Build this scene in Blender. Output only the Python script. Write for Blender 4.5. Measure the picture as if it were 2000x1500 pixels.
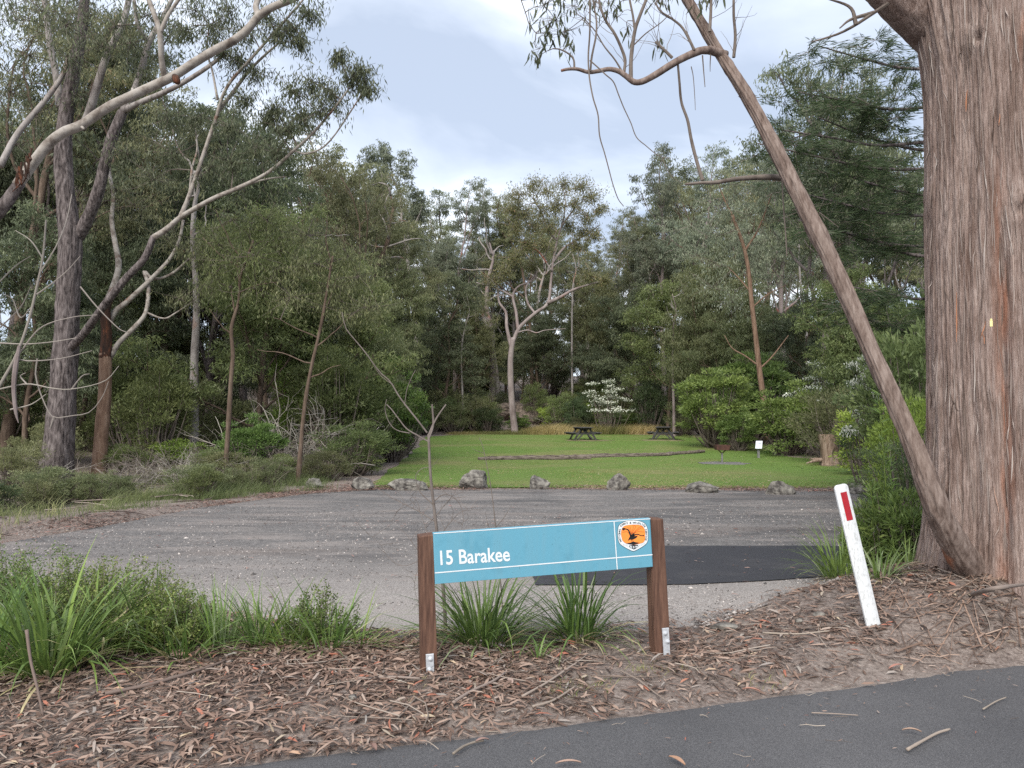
import bpy, math, random
import numpy as np
from mathutils import Vector

for _o in list(bpy.data.objects):
    bpy.data.objects.remove(_o)
scene = bpy.context.scene
COL = scene.collection
R = math.radians

# ------------------------------------------------------------------ camera
CAM_H, F_PX, PITCH = 1.6, 1500.0, R(2.5)
cam_d = bpy.data.cameras.new('camera')
cam_d.sensor_width = 36.0
cam_d.lens = 27.0
cam_d.clip_start = 0.05
cam_d.clip_end = 3000
cam = bpy.data.objects.new('camera', cam_d)
cam.location = (0, 0, CAM_H)
cam.rotation_euler = (R(90) + PITCH, 0, 0)
COL.objects.link(cam)
scene.camera = cam

# ------------------------------------------------------------------ sky and sun
SUN_EL, SUN_AZ = R(42), R(197)
world = bpy.data.worlds.new('World')
scene.world = world
world.use_nodes = True
wn, wl = world.node_tree.nodes, world.node_tree.links
wn.clear()
w_out = wn.new('ShaderNodeOutputWorld')
w_bg = wn.new('ShaderNodeBackground')
w_bg.inputs['Strength'].default_value = 0.1
sky = wn.new('ShaderNodeTexSky')
sky.sky_type = 'NISHITA'
sky.sun_disc = False
sky.sun_elevation = SUN_EL
sky.sun_rotation = SUN_AZ
tc = wn.new('ShaderNodeTexCoord')
sep = wn.new('ShaderNodeSeparateXYZ')
wl.new(tc.outputs['Generated'], sep.inputs[0])
zz = wn.new('ShaderNodeMath'); zz.operation = 'MAXIMUM'; zz.inputs[1].default_value = 0.0
wl.new(sep.outputs['Z'], zz.inputs[0])
za = wn.new('ShaderNodeMath'); za.operation = 'ADD'; za.inputs[1].default_value = 0.35
wl.new(zz.outputs[0], za.inputs[0])
dv = wn.new('ShaderNodeVectorMath'); dv.operation = 'DIVIDE'
cz = wn.new('ShaderNodeCombineXYZ')
for k in range(3):
    wl.new(za.outputs[0], cz.inputs[k])
wl.new(tc.outputs['Generated'], dv.inputs[0]); wl.new(cz.outputs[0], dv.inputs[1])
n1 = wn.new('ShaderNodeTexNoise'); n1.inputs['Scale'].default_value = 1.5
n1.inputs['Detail'].default_value = 7; n1.inputs['Roughness'].default_value = 0.5
n1.inputs['Distortion'].default_value = 0.35
mp = wn.new('ShaderNodeMapping'); mp.inputs['Location'].default_value = (3.1, 1.4, 0.0)
mp.inputs['Scale'].default_value = (0.9, 1.15, 1.0)
wl.new(dv.outputs[0], mp.inputs[0]); wl.new(mp.outputs[0], n1.inputs['Vector'])
ramp = wn.new('ShaderNodeValToRGB')
ramp.color_ramp.elements[0].position = 0.41
ramp.color_ramp.elements[0].color = (0.178, 0.205, 0.252, 1)
ramp.color_ramp.elements[1].position = 0.60
ramp.color_ramp.elements[1].color = (0.42, 0.437, 0.465, 1)
e = ramp.color_ramp.elements.new(0.50); e.color = (0.255, 0.281, 0.326, 1)
wl.new(n1.outputs['Fac'], ramp.inputs[0])
up = wn.new('ShaderNodeVectorMath'); up.operation = 'SCALE'; up.inputs['Scale'].default_value = 10.0
wl.new(ramp.outputs[0], up.inputs[0])
mx = wn.new('ShaderNodeMix'); mx.data_type = 'RGBA'
mx.inputs['Factor'].default_value = 0.92
wl.new(sky.outputs[0], mx.inputs[6]); wl.new(up.outputs[0], mx.inputs[7])
wl.new(mx.outputs[2], w_bg.inputs['Color'])
wl.new(w_bg.outputs[0], w_out.inputs['Surface'])

sun_d = bpy.data.lights.new('sun', 'SUN')
sun_d.energy = 1.5
sun_d.angle = R(42)
sun_d.color = (1.0, 0.95, 0.86)
sun = bpy.data.objects.new('sun', sun_d)
sun.rotation_euler = (R(90) - SUN_EL, 0, R(180) - SUN_AZ)
sun.location = (0, 0, 60)
COL.objects.link(sun)

scene.view_settings.view_transform = 'Standard'
scene.view_settings.look = 'None'
scene.view_settings.gamma = 1.0
scene.view_settings.exposure = 1.8
scene.view_settings.use_curve_mapping = False
scene.cycles.max_bounces = 6
scene.cycles.diffuse_bounces = 4
scene.cycles.glossy_bounces = 2
scene.cycles.transmission_bounces = 3
scene.cycles.transparent_max_bounces = 4
scene.cycles.use_denoising = False
try:
    scene.cycles.denoiser = 'OPENIMAGEDENOISE'
except Exception:
    pass

# ------------------------------------------------------------------ helpers
def P(px, py, d):
    """the point seen at photo position px, py (2000 wide) whose distance ahead is d metres"""
    xc, yc = (px - 1000) / F_PX, (750 - py) / F_PX
    dy = math.cos(PITCH) - yc * math.sin(PITCH)
    dz = math.sin(PITCH) + yc * math.cos(PITCH)
    t = d / dy
    return np.array([xc * t, d, CAM_H + dz * t])

def smooth(a, b, x):
    t = np.clip((x - a) / (b - a), 0, 1)
    return t * t * (3 - 2 * t)

_tab = np.random.default_rng(7).random((256, 256))
def vnoise(x, y):
    x = np.asarray(x, float); y = np.asarray(y, float)
    xi = np.floor(x).astype(int); yi = np.floor(y).astype(int)
    fx = x - xi; fy = y - yi
    fx = fx * fx * (3 - 2 * fx); fy = fy * fy * (3 - 2 * fy)
    g = lambda a, b: _tab[a & 255, b & 255]
    return ((g(xi, yi) * (1 - fx) + g(xi + 1, yi) * fx) * (1 - fy)
            + (g(xi, yi + 1) * (1 - fx) + g(xi + 1, yi + 1) * fx) * fy) * 2 - 1

def fbm(x, y, o=4):
    s = 0; a = 1.0; t = 0
    for i in range(o):
        s = s + a * vnoise(x * 2 ** i + 17.3 * i, y * 2 ** i + 5.1 * i); t += a; a *= .5
    return s / t

def nrm(v):
    v = np.asarray(v, float)
    return v / np.maximum(np.linalg.norm(v, axis=-1, keepdims=True), 1e-9)

ROAD = np.array([(-60, -16), (-6, 2.2), (-3, 3.15), (-1.52, 3.5), (-.75, 3.76), (.13, 4.04), (.86, 4.29), (1.76, 4.55),
                 (2.84, 4.95), (3.4, 5.1), (6, 6.1), (12, 8.6), (60, 30)], float)
NEAR = np.array([(-60, 9.5), (-20, 7.6), (-4, 7.0), (-2.6, 6.25), (-1.1, 5.6), (0, 5.5), (1.3, 5.85), (2.45, 6.55),
                 (3.4, 7.1), (4.4, 7.5), (6, 8.6), (9, 9.6), (14, 11.2), (60, 33)], float)
FAR = np.array([(-60, 13), (-20, 8.9), (-9, 9.0), (-6.5, 9.6), (-6.0, 11.2), (-5.5, 13.7), (-4.3, 16.2), (-3.2, 17.1),
                (0, 17.2), (4, 17.1), (8, 16.6), (9.5, 15.4), (11, 13.4), (14, 13.8), (60, 36)], float)
def road_edge(x): return np.interp(x, ROAD[:, 0], ROAD[:, 1]) + .05 * fbm(np.asarray(x) * 1.7, 3.3) + .02 * vnoise(np.asarray(x) * 9, 8.1)
def near_edge(x): return np.interp(x, NEAR[:, 0], NEAR[:, 1]) + .14 * fbm(np.asarray(x) * 1.3, 9.7)
def far_edge(x): return np.interp(x, FAR[:, 0], FAR[:, 1]) + .12 * fbm(np.asarray(x) * 1.1, 21.7)
LAWN_L = np.array([(17, -3.3), (19, -3.4), (22, -3.7), (28, -4.0), (34, -4.2), (45, -5.0), (49, -3.6), (51, -1.5)], float)
LAWN_R = np.array([(17, 8.6), (19, 9.2), (23, 11.0), (27, 11.6), (31, 10.6), (36, 11.4), (42, 11.2), (47, 10.4), (49, 8.5), (51, 4)], float)

def H(x, y, micro=True):
    x = np.asarray(x, float); y = np.asarray(y, float)
    ox = np.maximum(np.maximum(-11 - x, x - 16), 0) * smooth(8, 20, y)
    oy = np.maximum(y - 49, 0)
    dist = np.hypot(ox, oy)
    z = 13 * (1 - np.exp(-.012 * dist * smooth(0, 14, dist) ))
    z = z + .5 * smooth(24, 50, y)
    re, ne = road_edge(x), near_edge(x)
    ver = smooth(0, .45, y - re)
    z = z + .42 * np.exp(-(((x - 3.9) / 1.45) ** 2 + ((y - 6.15) / 1.05) ** 2)) * smooth(-.1, .6, y - re)
    z = z + .045 * ver * smooth(-.2, .5, ne - y)
    if micro:
        z = z + .022 * fbm(x * 2.1, y * 2.1, 3) * ver * smooth(-.05, .3, ne - y)
        wild = np.maximum(smooth(.2, 1.5, y - far_edge(x)) * smooth(1, 3, np.maximum(np.interp(y, LAWN_L[:, 0], LAWN_L[:, 1]) - x, x - np.interp(y, LAWN_R[:, 0], LAWN_R[:, 1]))), smooth(50, 53, y))
        z = z + .16 * fbm(x * .5, y * .5, 3) * wild
    return z

def G(px, d):
    """ground point at photo column px, d metres ahead"""
    x = (px - 1000) / F_PX * d * 1.0
    return np.array([x, d, float(H(x, d))])

class MB:
    def __init__(s):
        s.v = []; s.q = []; s.t = []; s.qa = []; s.ta = []; s.qm = []; s.tm = []; s.n = 0
    def add(s, V, Q=None, T=None, qa=None, ta=None, m=0):
        V = np.asarray(V, float).reshape(-1, 3)
        if Q is not None and len(Q):
            Q = np.asarray(Q, int).reshape(-1, 4)
            s.q.append(Q + s.n); s.qa.append(np.broadcast_to(.5 if qa is None else qa, (len(Q),)).astype(float)); s.qm.append(np.full(len(Q), m))
        if T is not None and len(T):
            T = np.asarray(T, int).reshape(-1, 3)
            s.t.append(T + s.n); s.ta.append(np.broadcast_to(.5 if ta is None else ta, (len(T),)).astype(float)); s.tm.append(np.full(len(T), m))
        s.v.append(V); s.n += len(V)
    def mesh(s, name, mats, origin=None, smooth_=False):
        V = np.concatenate(s.v) if s.v else np.zeros((0, 3))
        if origin is not None: V = V - np.asarray(origin)
        Q = np.concatenate(s.q) if s.q else np.zeros((0, 4), int)
        T = np.concatenate(s.t) if s.t else np.zeros((0, 3), int)
        at = np.concatenate([*s.qa, *s.ta]) if (s.qa or s.ta) else np.zeros(0)
        mi = np.concatenate([*s.qm, *s.tm]) if (s.qm or s.tm) else np.zeros(0, int)
        me = bpy.data.meshes.new(name)
        me.vertices.add(len(V)); me.vertices.foreach_set('co', V.ravel())
        loops = np.concatenate([Q.ravel(), T.ravel()]).astype(np.int32)
        me.loops.add(len(loops)); me.loops.foreach_set('vertex_index', loops)
        np_ = len(Q) + len(T)
        me.polygons.add(np_)
        st = np.concatenate([np.arange(len(Q)) * 4, len(Q) * 4 + np.arange(len(T)) * 3]).astype(np.int32)
        me.polygons.foreach_set('loop_start', st)
        for m in (mats if isinstance(mats, (list, tuple)) else [mats]): me.materials.append(m)
        me.polygons.foreach_set('material_index', mi.astype(np.int32))
        me.polygons.foreach_set('use_smooth', np.full(np_, bool(smooth_)))
        a = me.attributes.new('v', 'FLOAT', 'FACE'); a.data.foreach_set('value', at.astype(np.float32))
        me.update(calc_edges=True)
        return me
    def obj(s, name, mats, parent=None, origin=None, smooth_=False):
        o = bpy.data.objects.new(name, s.mesh(name, mats, origin, smooth_))
        COL.objects.link(o)
        if parent is not None: o.parent = parent
        return o
    # ---- shapes
    def box(s, c, size, rot=None, m=0, bev=0.0, a=.5):
        hx, hy, hz = np.array(size) / 2
        if bev <= 0:
            V = np.array([(x, y, z) for z in (-hz, hz) for y in (-hy, hy) for x in (-hx, hx)])
            Q = [(0, 2, 3, 1), (4, 5, 7, 6), (0, 1, 5, 4), (2, 6, 7, 3), (0, 4, 6, 2), (1, 3, 7, 5)]
            T = None
        else:
            b = bev; V = []; idx = {}
            for sx in (-1, 1):
                for sy in (-1, 1):
                    for sz in (-1, 1):
                        for ax in range(3):
                            p = [sx * (hx - b), sy * (hy - b), sz * (hz - b)]
                            p[ax] = (sx * hx, sy * hy, sz * hz)[ax]
                            idx[(sx, sy, sz, ax)] = len(V); V.append(p)
            Q = []; T = []
            for ax in range(3):
                o = [k for k in range(3) if k != ax]
                for sg in (-1, 1):
                    f = []
                    for u, w in ((-1, -1), (1, -1), (1, 1), (-1, 1)):
                        k = [0, 0, 0]; k[ax] = sg; k[o[0]] = u; k[o[1]] = w; f.append(idx[(*k, ax)])
                    Q.append(f)
            for ax in range(3):
                o = [k for k in range(3) if k != ax]
                for u in (-1, 1):
                    for w in (-1, 1):
                        k = [0, 0, 0]; k[o[0]] = u; k[o[1]] = w
                        f = []
                        for e_, face in ((-1, o[0]), (1, o[0]), (1, o[1]), (-1, o[1])):
                            k2 = list(k); k2[ax] = e_; f.append(idx[(*k2, face)])
                        Q.append(f)
            for sx in (-1, 1):
                for sy in (-1, 1):
                    for sz in (-1, 1):
                        T.append([idx[(sx, sy, sz, ax)] for ax in range(3)])
            V = np.array(V)
        if rot is not None: V = V @ np.asarray(rot).T
        s.add(V + np.asarray(c), Q, T, qa=a, ta=a, m=m)
    def tube(s, pts, rad, sides=6, a=.5, cap=True, m=0):
        pts = np.asarray(pts, float); n = len(pts); rad = np.broadcast_to(rad, (n,)).astype(float)
        t = np.gradient(pts, axis=0); t = nrm(t)
        ref = np.array([0, 0, 1.]) if abs(t[0][2]) < .9 else np.array([1., 0, 0])
        u = np.zeros((n, 3)); u[0] = nrm(np.cross(t[0], ref))
        for i in range(1, n):
            w = u[i - 1] - t[i] * np.dot(u[i - 1], t[i]); u[i] = nrm(w)
        w = np.cross(t, u)
        th = np.arange(sides) / sides * 2 * np.pi
        V = pts[:, None] + rad[:, None, None] * (np.cos(th)[None, :, None] * u[:, None] + np.sin(th)[None, :, None] * w[:, None])
        i = np.arange(n - 1)[:, None] * sides; j = np.arange(sides)[None]; k = (j + 1) % sides
        Q = np.stack([i + j, i + k, i + sides + k, i + sides + j], -1).reshape(-1, 4)
        T = None; V = V.reshape(-1, 3)
        if cap:
            V = np.vstack([V, pts[-1] + t[-1] * rad[-1] * .3, pts[0]])
            e_ = n * sides; jj = np.arange(sides); kk = (jj + 1) % sides
            T = np.vstack([np.stack([(n - 1) * sides + jj, (n - 1) * sides + kk, np.full(sides, e_)], -1),
                           np.stack([kk, jj, np.full(sides, e_ + 1)], -1)])
        s.add(V, Q, T, qa=a, ta=a, m=m)
    def leaves(s, p, ax, wd, a, rng, m=0, seg=1, bend=None):
        """p base points, ax axis with length, wd width"""
        n = len(p)
        if n == 0: return
        r = rng.normal(size=(n, 3))
        w = nrm(np.cross(ax, r)) * (np.broadcast_to(wd, (n,))[:, None] * .5)
        if seg == 1:
            V = np.stack([p, p + .42 * ax + w, p + ax, p + .42 * ax - w], 1).reshape(-1, 3)
            s.add(V, np.arange(4 * n).reshape(-1, 4), qa=a, m=m)
        else:
            b = bend if bend is not None else nrm(np.cross(w, ax)) * (np.linalg.norm(ax, axis=1)[:, None] * rng.uniform(-.16, .16, (n, 1)))
            V = np.stack([p, p + .3 * ax + w, p + .3 * ax - w, p + .68 * ax + .8 * w + b * .45, p + .68 * ax - .8 * w + b * .45, p + ax + b], 1).reshape(-1, 3)
            i = np.arange(n)[:, None] * 6
            Q = i + np.array([[1, 3, 4, 2]]); T = np.concatenate([i + np.array([[0, 1, 2]]), i + np.array([[3, 5, 4]])])
            a = np.broadcast_to(a, (n,))
            s.add(V, Q, T, qa=a, ta=np.concatenate([a, a]), m=m)
    def blade(s, base, az, L, W, rise, droop, a, nseg=5, m=0, flip=0.0):
        """one strap leaf: starts at elevation rise, bends by droop"""
        el = rise; p = np.array(base, float); pts = [p.copy()]
        for i in range(nseg):
            el -= droop * (i + .5) / nseg * 2 / nseg
            d = np.array([math.cos(az) * math.cos(el), math.sin(az) * math.cos(el), math.sin(el)])
            p = p + d * L / nseg; pts.append(p.copy())
        pts = np.array(pts)
        side = np.array([-math.sin(az + flip), math.cos(az + flip), 0])
        t = np.linspace(0, 1, nseg + 1)
        wd = W * np.clip(np.minimum(.55 + t * 2, (1 - t) * 2.2), .03, 1) * .5
        V = np.empty((2 * nseg + 2, 3)); V[0::2] = pts + side * wd[:, None]; V[1::2] = pts - side * wd[:, None]
        i = np.arange(nseg)[:, None] * 2
        s.add(V, i + np.array([[0, 1, 3, 2]]), qa=a, m=m)

class LS:
    """a set of limbs, each a mesh of its own"""
    def __init__(s): s.l = []
    def tube(s, *a, **k):
        m_ = MB(); m_.tube(*a, **k); s.l.append(m_)
    def obj(s, name, mat, parent=None, origin=None, smooth_=False):
        return [m_.obj(name, mat, parent, origin, smooth_) for m_ in s.l]
    @property
    def v(s): return [m_.v[0] for m_ in s.l]

def catmull(pts, n):
    p = np.asarray(pts, float)
    if len(p) == 2:
        t = np.linspace(0, 1, n)[:, None]; return p[0] * (1 - t) + p[1] * t
    p = np.vstack([2 * p[0] - p[1], p, 2 * p[-1] - p[-2]])
    k = len(p) - 3; u = np.linspace(0, k, n); i = np.minimum(u.astype(int), k - 1); f = (u - i)[:, None]
    a, b, c, d = p[i], p[i + 1], p[i + 2], p[i + 3]
    return .5 * (2 * b + (c - a) * f + (2 * a - 5 * b + 4 * c - d) * f ** 2 + (3 * b - 3 * c + d - a) * f ** 3)

def empty(name, loc):
    o = bpy.data.objects.new(name, None)
    o.empty_display_size = .2
    o.location = tuple(float(k) for k in loc); COL.objects.link(o); return o
def tag(o, label, cat, group=None):
    o['label'] = label; o['category'] = cat
    if group: o['group'] = group
    return o
def kind(o, k, label=None):
    o['kind'] = k
    if label: o['label'] = label
    return o
def copy_tree(o, parent=None):
    c = o.copy(); COL.objects.link(c); c.parent = parent
    for ch in list(o.children): copy_tree(ch, c)
    return c

# ------------------------------------------------------------------ materials
def new_mat(name):
    m = bpy.data.materials.new(name); m.use_nodes = True
    nt = m.node_tree; b = nt.nodes['Principled BSDF']
    b.inputs['Roughness'].default_value = .85
    b.inputs['Specular IOR Level'].default_value = .25
    return m, nt, b
def N(nt, t, **kw):
    n = nt.nodes.new(t)
    for k, v in kw.items():
        if k in n.inputs: n.inputs[k].default_value = v
        else: setattr(n, k, v)
    return n
def rampn(nt, fac, stops):
    r = nt.nodes.new('ShaderNodeValToRGB')
    el = r.color_ramp.elements
    while len(el) < len(stops): el.new(.5)
    for e_, (p, c) in zip(el, stops):
        e_.position = p; e_.color = (*c, 1) if len(c) == 3 else c
    nt.links.new(fac, r.inputs[0]); return r.outputs[0]
def mapped(nt, scale, coord='Object'):
    t = nt.nodes.new('ShaderNodeTexCoord'); m = nt.nodes.new('ShaderNodeMapping')
    m.inputs['Scale'].default_value = scale
    nt.links.new(t.outputs[coord], m.inputs[0]); return m.outputs[0]
def noise(nt, vec, scale, detail=5, rough=.55, dist=0.0):
    n = N(nt, 'ShaderNodeTexNoise', Scale=scale, Detail=detail, Roughness=rough, Distortion=dist)
    nt.links.new(vec, n.inputs['Vector']); return n.outputs['Fac']
def mixc(nt, f, a, b, mode='MIX'):
    m = nt.nodes.new('ShaderNodeMix'); m.data_type = 'RGBA'; m.blend_type = mode
    for s_, v in ((0, f), (6, a), (7, b)):
        if isinstance(v, (int, float)): m.inputs[s_].default_value = v
        elif isinstance(v, tuple): m.inputs[s_].default_value = (*v, 1) if len(v) == 3 else v
        else: nt.links.new(v, m.inputs[s_])
    return m.outputs[2]
def bump(nt, b, h, strength=.5, dist=.02):
    n = N(nt, 'ShaderNodeBump', Strength=strength, Distance=dist)
    nt.links.new(h, n.inputs['Height']); nt.links.new(n.outputs[0], b.inputs['Normal'])
def attr_v(nt):
    a = nt.nodes.new('ShaderNodeAttribute'); a.attribute_name = 'v'; return a.outputs['Fac']

def leaf_mat(name, stops, trans=.45, rough=.45, spec=.3, vary=.22):
    m, nt, b = new_mat(name)
    g_ = 1.7 if trans >= .25 and name != 'white_flower' else 1.0
    c = rampn(nt, attr_v(nt), [(p_, tuple(k_ * g_ for k_ in c_)) for p_, c_ in stops])
    oi = nt.nodes.new('ShaderNodeObjectInfo')
    h = N(nt, 'ShaderNodeHueSaturation')
    mr = N(nt, 'ShaderNodeMapRange'); mr.inputs['To Min'].default_value = 1 - vary; mr.inputs['To Max'].default_value = 1 + vary
    nt.links.new(oi.outputs['Random'], mr.inputs['Value']); nt.links.new(mr.outputs[0], h.inputs['Value'])
    mh = N(nt, 'ShaderNodeMapRange'); mh.inputs['To Min'].default_value = .485; mh.inputs['To Max'].default_value = .515
    mu = N(nt, 'ShaderNodeMath', operation='MULTIPLY'); mu.inputs[1].default_value = 7.31
    fr = N(nt, 'ShaderNodeMath', operation='FRACT')
    nt.links.new(oi.outputs['Random'], mu.inputs[0]); nt.links.new(mu.outputs[0], fr.inputs[0]); nt.links.new(fr.outputs[0], mh.inputs['Value'])
    nt.links.new(mh.outputs[0], h.inputs['Hue'])
    nt.links.new(c, h.inputs['Color'])
    nt.links.new(h.outputs[0], b.inputs['Base Color'])
    b.inputs['Roughness'].default_value = rough; b.inputs['Specular IOR Level'].default_value = spec
    t = N(nt, 'ShaderNodeBsdfTranslucent'); nt.links.new(h.outputs[0], t.inputs['Color'])
    mxs = N(nt, 'ShaderNodeMixShader'); mxs.inputs[0].default_value = trans
    nt.links.new(b.outputs[0], mxs.inputs[1]); nt.links.new(t.outputs[0], mxs.inputs[2])
    nt.links.new(mxs.outputs[0], nt.nodes['Material Output'].inputs['Surface'])
    return m

M = {}
M['euc'] = leaf_mat('eucalypt_leaf', [(0, (.070, .078, .042)), (.45, (.115, .122, .064)), (.8, (.165, .168, .092)), (1, (.23, .18, .10))])
M['euc_grey'] = leaf_mat('grey_eucalypt_leaf', [(0, (.075, .088, .062)), (.5, (.125, .142, .098)), (1, (.20, .21, .15))])
M['euc_dark'] = leaf_mat('dark_eucalypt_leaf', [(0, (.042, .052, .032)), (.5, (.080, .094, .054)), (1, (.13, .145, .08))])
M['euc_red'] = leaf_mat('new_growth_leaf', [(0, (.075, .080, .042)), (.5, (.13, .128, .060)), (.8, (.19, .155, .08)), (1, (.26, .15, .095))])
M['acacia'] = leaf_mat('acacia_leaf', [(0, (.055, .070, .029)), (.5, (.096, .118, .047)), (1, (.155, .175, .068))])
M['bright'] = leaf_mat('bright_shrub_leaf', [(0, (.044, .068, .021)), (.5, (.082, .120, .034)), (1, (.145, .185, .055))], trans=.35)
M['lime'] = leaf_mat('lime_shrub_leaf', [(0, (.085, .125, .026)), (.5, (.14, .195, .04)), (1, (.22, .28, .06))], trans=.4)
M['dark'] = leaf_mat('dark_shrub_leaf', [(0, (.026, .040, .020)), (.5, (.050, .070, .032)), (1, (.10, .12, .055))])
M['olive'] = leaf_mat('olive_shrub_leaf', [(0, (.060, .070, .036)), (.5, (.105, .115, .056)), (1, (.17, .17, .09))])
M['heath'] = leaf_mat('heath_leaf', [(0, (.040, .062, .018)), (.5, (.088, .118, .034)), (1, (.16, .175, .06))], trans=.35)
M['strap'] = leaf_mat('strap_leaf', [(0, (.034, .056, .018)), (.35, (.062, .098, .026)), (.7, (.115, .165, .040)), (.9, (.16, .19, .11)), (1, (.32, .26, .15))], trans=.3, rough=.4)
M['drygrass'] = leaf_mat('dry_grass', [(0, (.10, .11, .04)), (.5, (.22, .19, .08)), (1, (.40, .33, .17))])
M['edge_grass'] = leaf_mat('edge_grass', [(0, (.07, .085, .035)), (.5, (.15, .16, .07)), (1, (.30, .27, .15))])
M['turf'] = leaf_mat('turf_blade', [(0, (.046, .078, .018)), (.35, (.086, .124, .032)), (.60, (.150, .158, .056)), (1, (.26, .225, .12))])
M['flower'] = leaf_mat('white_flower', [(0, (.60, .62, .50)), (1, (.85, .86, .80))], trans=.3)
M['litter'] = leaf_mat('fallen_leaf_litter', [(0, (.040, .026, .022)), (.18, (.090, .056, .046)), (.4, (.165, .103, .083)), (.6, (.25, .162, .132)), (.78, (.36, .258, .215)), (.90, (.26, .235, .22)), (.95, (.46, .35, .25)), (1, (.34, .12, .09))], trans=.08, rough=.7, spec=.25)
M['twig'] = leaf_mat('fallen_twig', [(0, (.06, .045, .038)), (.5, (.15, .115, .095)), (1, (.33, .28, .24))], trans=0, rough=.8)
M['dead'] = leaf_mat('dead_branch', [(0, (.14, .12, .10)), (.5, (.24, .215, .19)), (1, (.38, .35, .32))], trans=0, rough=.85)

def bark(name, stops, scale=(1, 1, 1), ns=6, sharp=.6, bump_s=.4, bd=.02, patch=None, patch_scale=1.2, patch_lo=.55, patch_hi=.62, moss=None):
    m, nt, b = new_mat(name)
    v = mapped(nt, scale)
    f = noise(nt, v, ns, 8, .65, .3)
    c = rampn(nt, f, stops)
    if patch:
        pf = noise(nt, mapped(nt, (scale[0], scale[1], max(scale[2] * 2, .3))), patch_scale, 3, .5)
        pm = rampn(nt, pf, [(patch_lo, (0, 0, 0)), (patch_hi, (1, 1, 1))])
        c = mixc(nt, pm, c, patch)
    nt.links.new(c, b.inputs['Base Color'])
    b.inputs['Roughness'].default_value = .9
    bump(nt, b, f, bump_s, bd)
    return m
M['gum'] = bark('smooth_gum_bark', [(.28, (.09, .074, .068)), (.42, (.19, .168, .158)), (.58, (.30, .275, .262)), (.75, (.21, .192, .184))], (1.5, 1.5, .5), 4.0, patch=(.26, .15, .11), patch_scale=.8, patch_lo=.58, patch_hi=.68, bump_s=.2)
M['gum_near'] = bark('pale_limb_bark', [(.28, (.07, .054, .045)), (.40, (.17, .145, .126)), (.52, (.29, .262, .235)), (.62, (.33, .305, .28)), (.75, (.15, .132, .118))], (1, 1, 1), 6.0, patch=(.15, .08, .055), patch_scale=.9, patch_lo=.60, patch_hi=.66, bump_s=.25)
M['pinkgum'] = bark('pink_gum_bark', [(.3, (.11, .082, .078)), (.5, (.215, .178, .172)), (.7, (.30, .26, .252))], (1, 1, .35), 2.5, patch=(.26, .10, .075), patch_scale=.7, patch_lo=.60, patch_hi=.66, bump_s=.2)
M['rough'] = bark('rough_grey_bark', [(.34, (.018, .014, .014)), (.48, (.085, .070, .068)), (.66, (.20, .172, .168))], (6, 6, 1.3), 3.0, bump_s=.9, bd=.05)
M['redbrown'] = bark('red_brown_bark', [(.3, (.08, .046, .032)), (.5, (.17, .108, .076)), (.75, (.26, .185, .14))], (4, 4, .8), 3, bump_s=.7, bd=.03)
M['brown'] = bark('brown_bark', [(.3, (.045, .030, .023)), (.5, (.105, .075, .056)), (.75, (.18, .138, .108))], (4, 4, .8), 3, bump_s=.7, bd=.03)
M['twigbark'] = bark('dark_twig_bark', [(.3, (.07, .055, .047)), (.7, (.19, .16, .14))], (2, 2, 1), 4, bump_s=.3)
M['burnt'] = bark('burnt_wood', [(.35, (.02, .015, .013)), (.55, (.06, .03, .02)), (.7, (.26, .09, .045))], (3, 3, .7), 3, bump_s=.6)

def stringy(name, hs=1.0):
    m, nt, b = new_mat(name)
    v = mapped(nt, (1, 1, .085))
    f1 = noise(nt, v, 75, 7, .74, .5)
    f2 = noise(nt, mapped(nt, (1, 1, .16)), 9, 5, .6, .4)
    c = rampn(nt, f1, [(.26, (.080, .057, .049)), (.42, (.205, .155, .136)), (.54, (.305, .245, .222)), (.70, (.41, .355, .332))])
    c2 = rampn(nt, f2, [(.30, (.55, .47, .43)), (.5, (.95, .90, .88)), (.7, (1.1, 1.08, 1.06))])
    c = mixc(nt, 1.0, c, c2, 'MULTIPLY')
    mv = nt.nodes.new('ShaderNodeMapping'); mv.inputs['Scale'].default_value = (1.6, 1.6, .45); mv.inputs['Location'].default_value = (.4, 2.3, 5.1)
    nt.links.new(nt.nodes.new('ShaderNodeTexCoord').outputs['Object'], mv.inputs[0])
    red = noise(nt, mv.outputs[0], 1.9, 4, .6, .5)
    rm = rampn(nt, red, [(.64, (0, 0, 0)), (.74, (.4, .4, .4))])
    mxm = N(nt, 'ShaderNodeMath', operation='MAXIMUM'); nt.links.new(rm, mxm.inputs[0]); nt.links.new(attr_v(nt), mxm.inputs[1]); rm = mxm.outputs[0]
    c = mixc(nt, rm, c, mixc(nt, f1, (.16, .055, .03), (.50, .23, .14)))
    nt.links.new(c, b.inputs['Base Color'])
    b.inputs['Roughness'].default_value = .92; b.inputs['Specular IOR Level'].default_value = .15
    bump(nt, b, f1, 1.0, .02)
    return m
M['stringy'] = stringy('stringybark')
M['lean'] = bark('leaning_trunk_bark', [(.28, (.050, .034, .028)), (.43, (.135, .098, .083)), (.60, (.22, .172, .150)), (.8, (.29, .24, .215))], (1, 1, .2), 26, bump_s=.8, bd=.012, patch=(.27, .125, .078), patch_scale=3.2, patch_lo=.62, patch_hi=.70)

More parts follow.
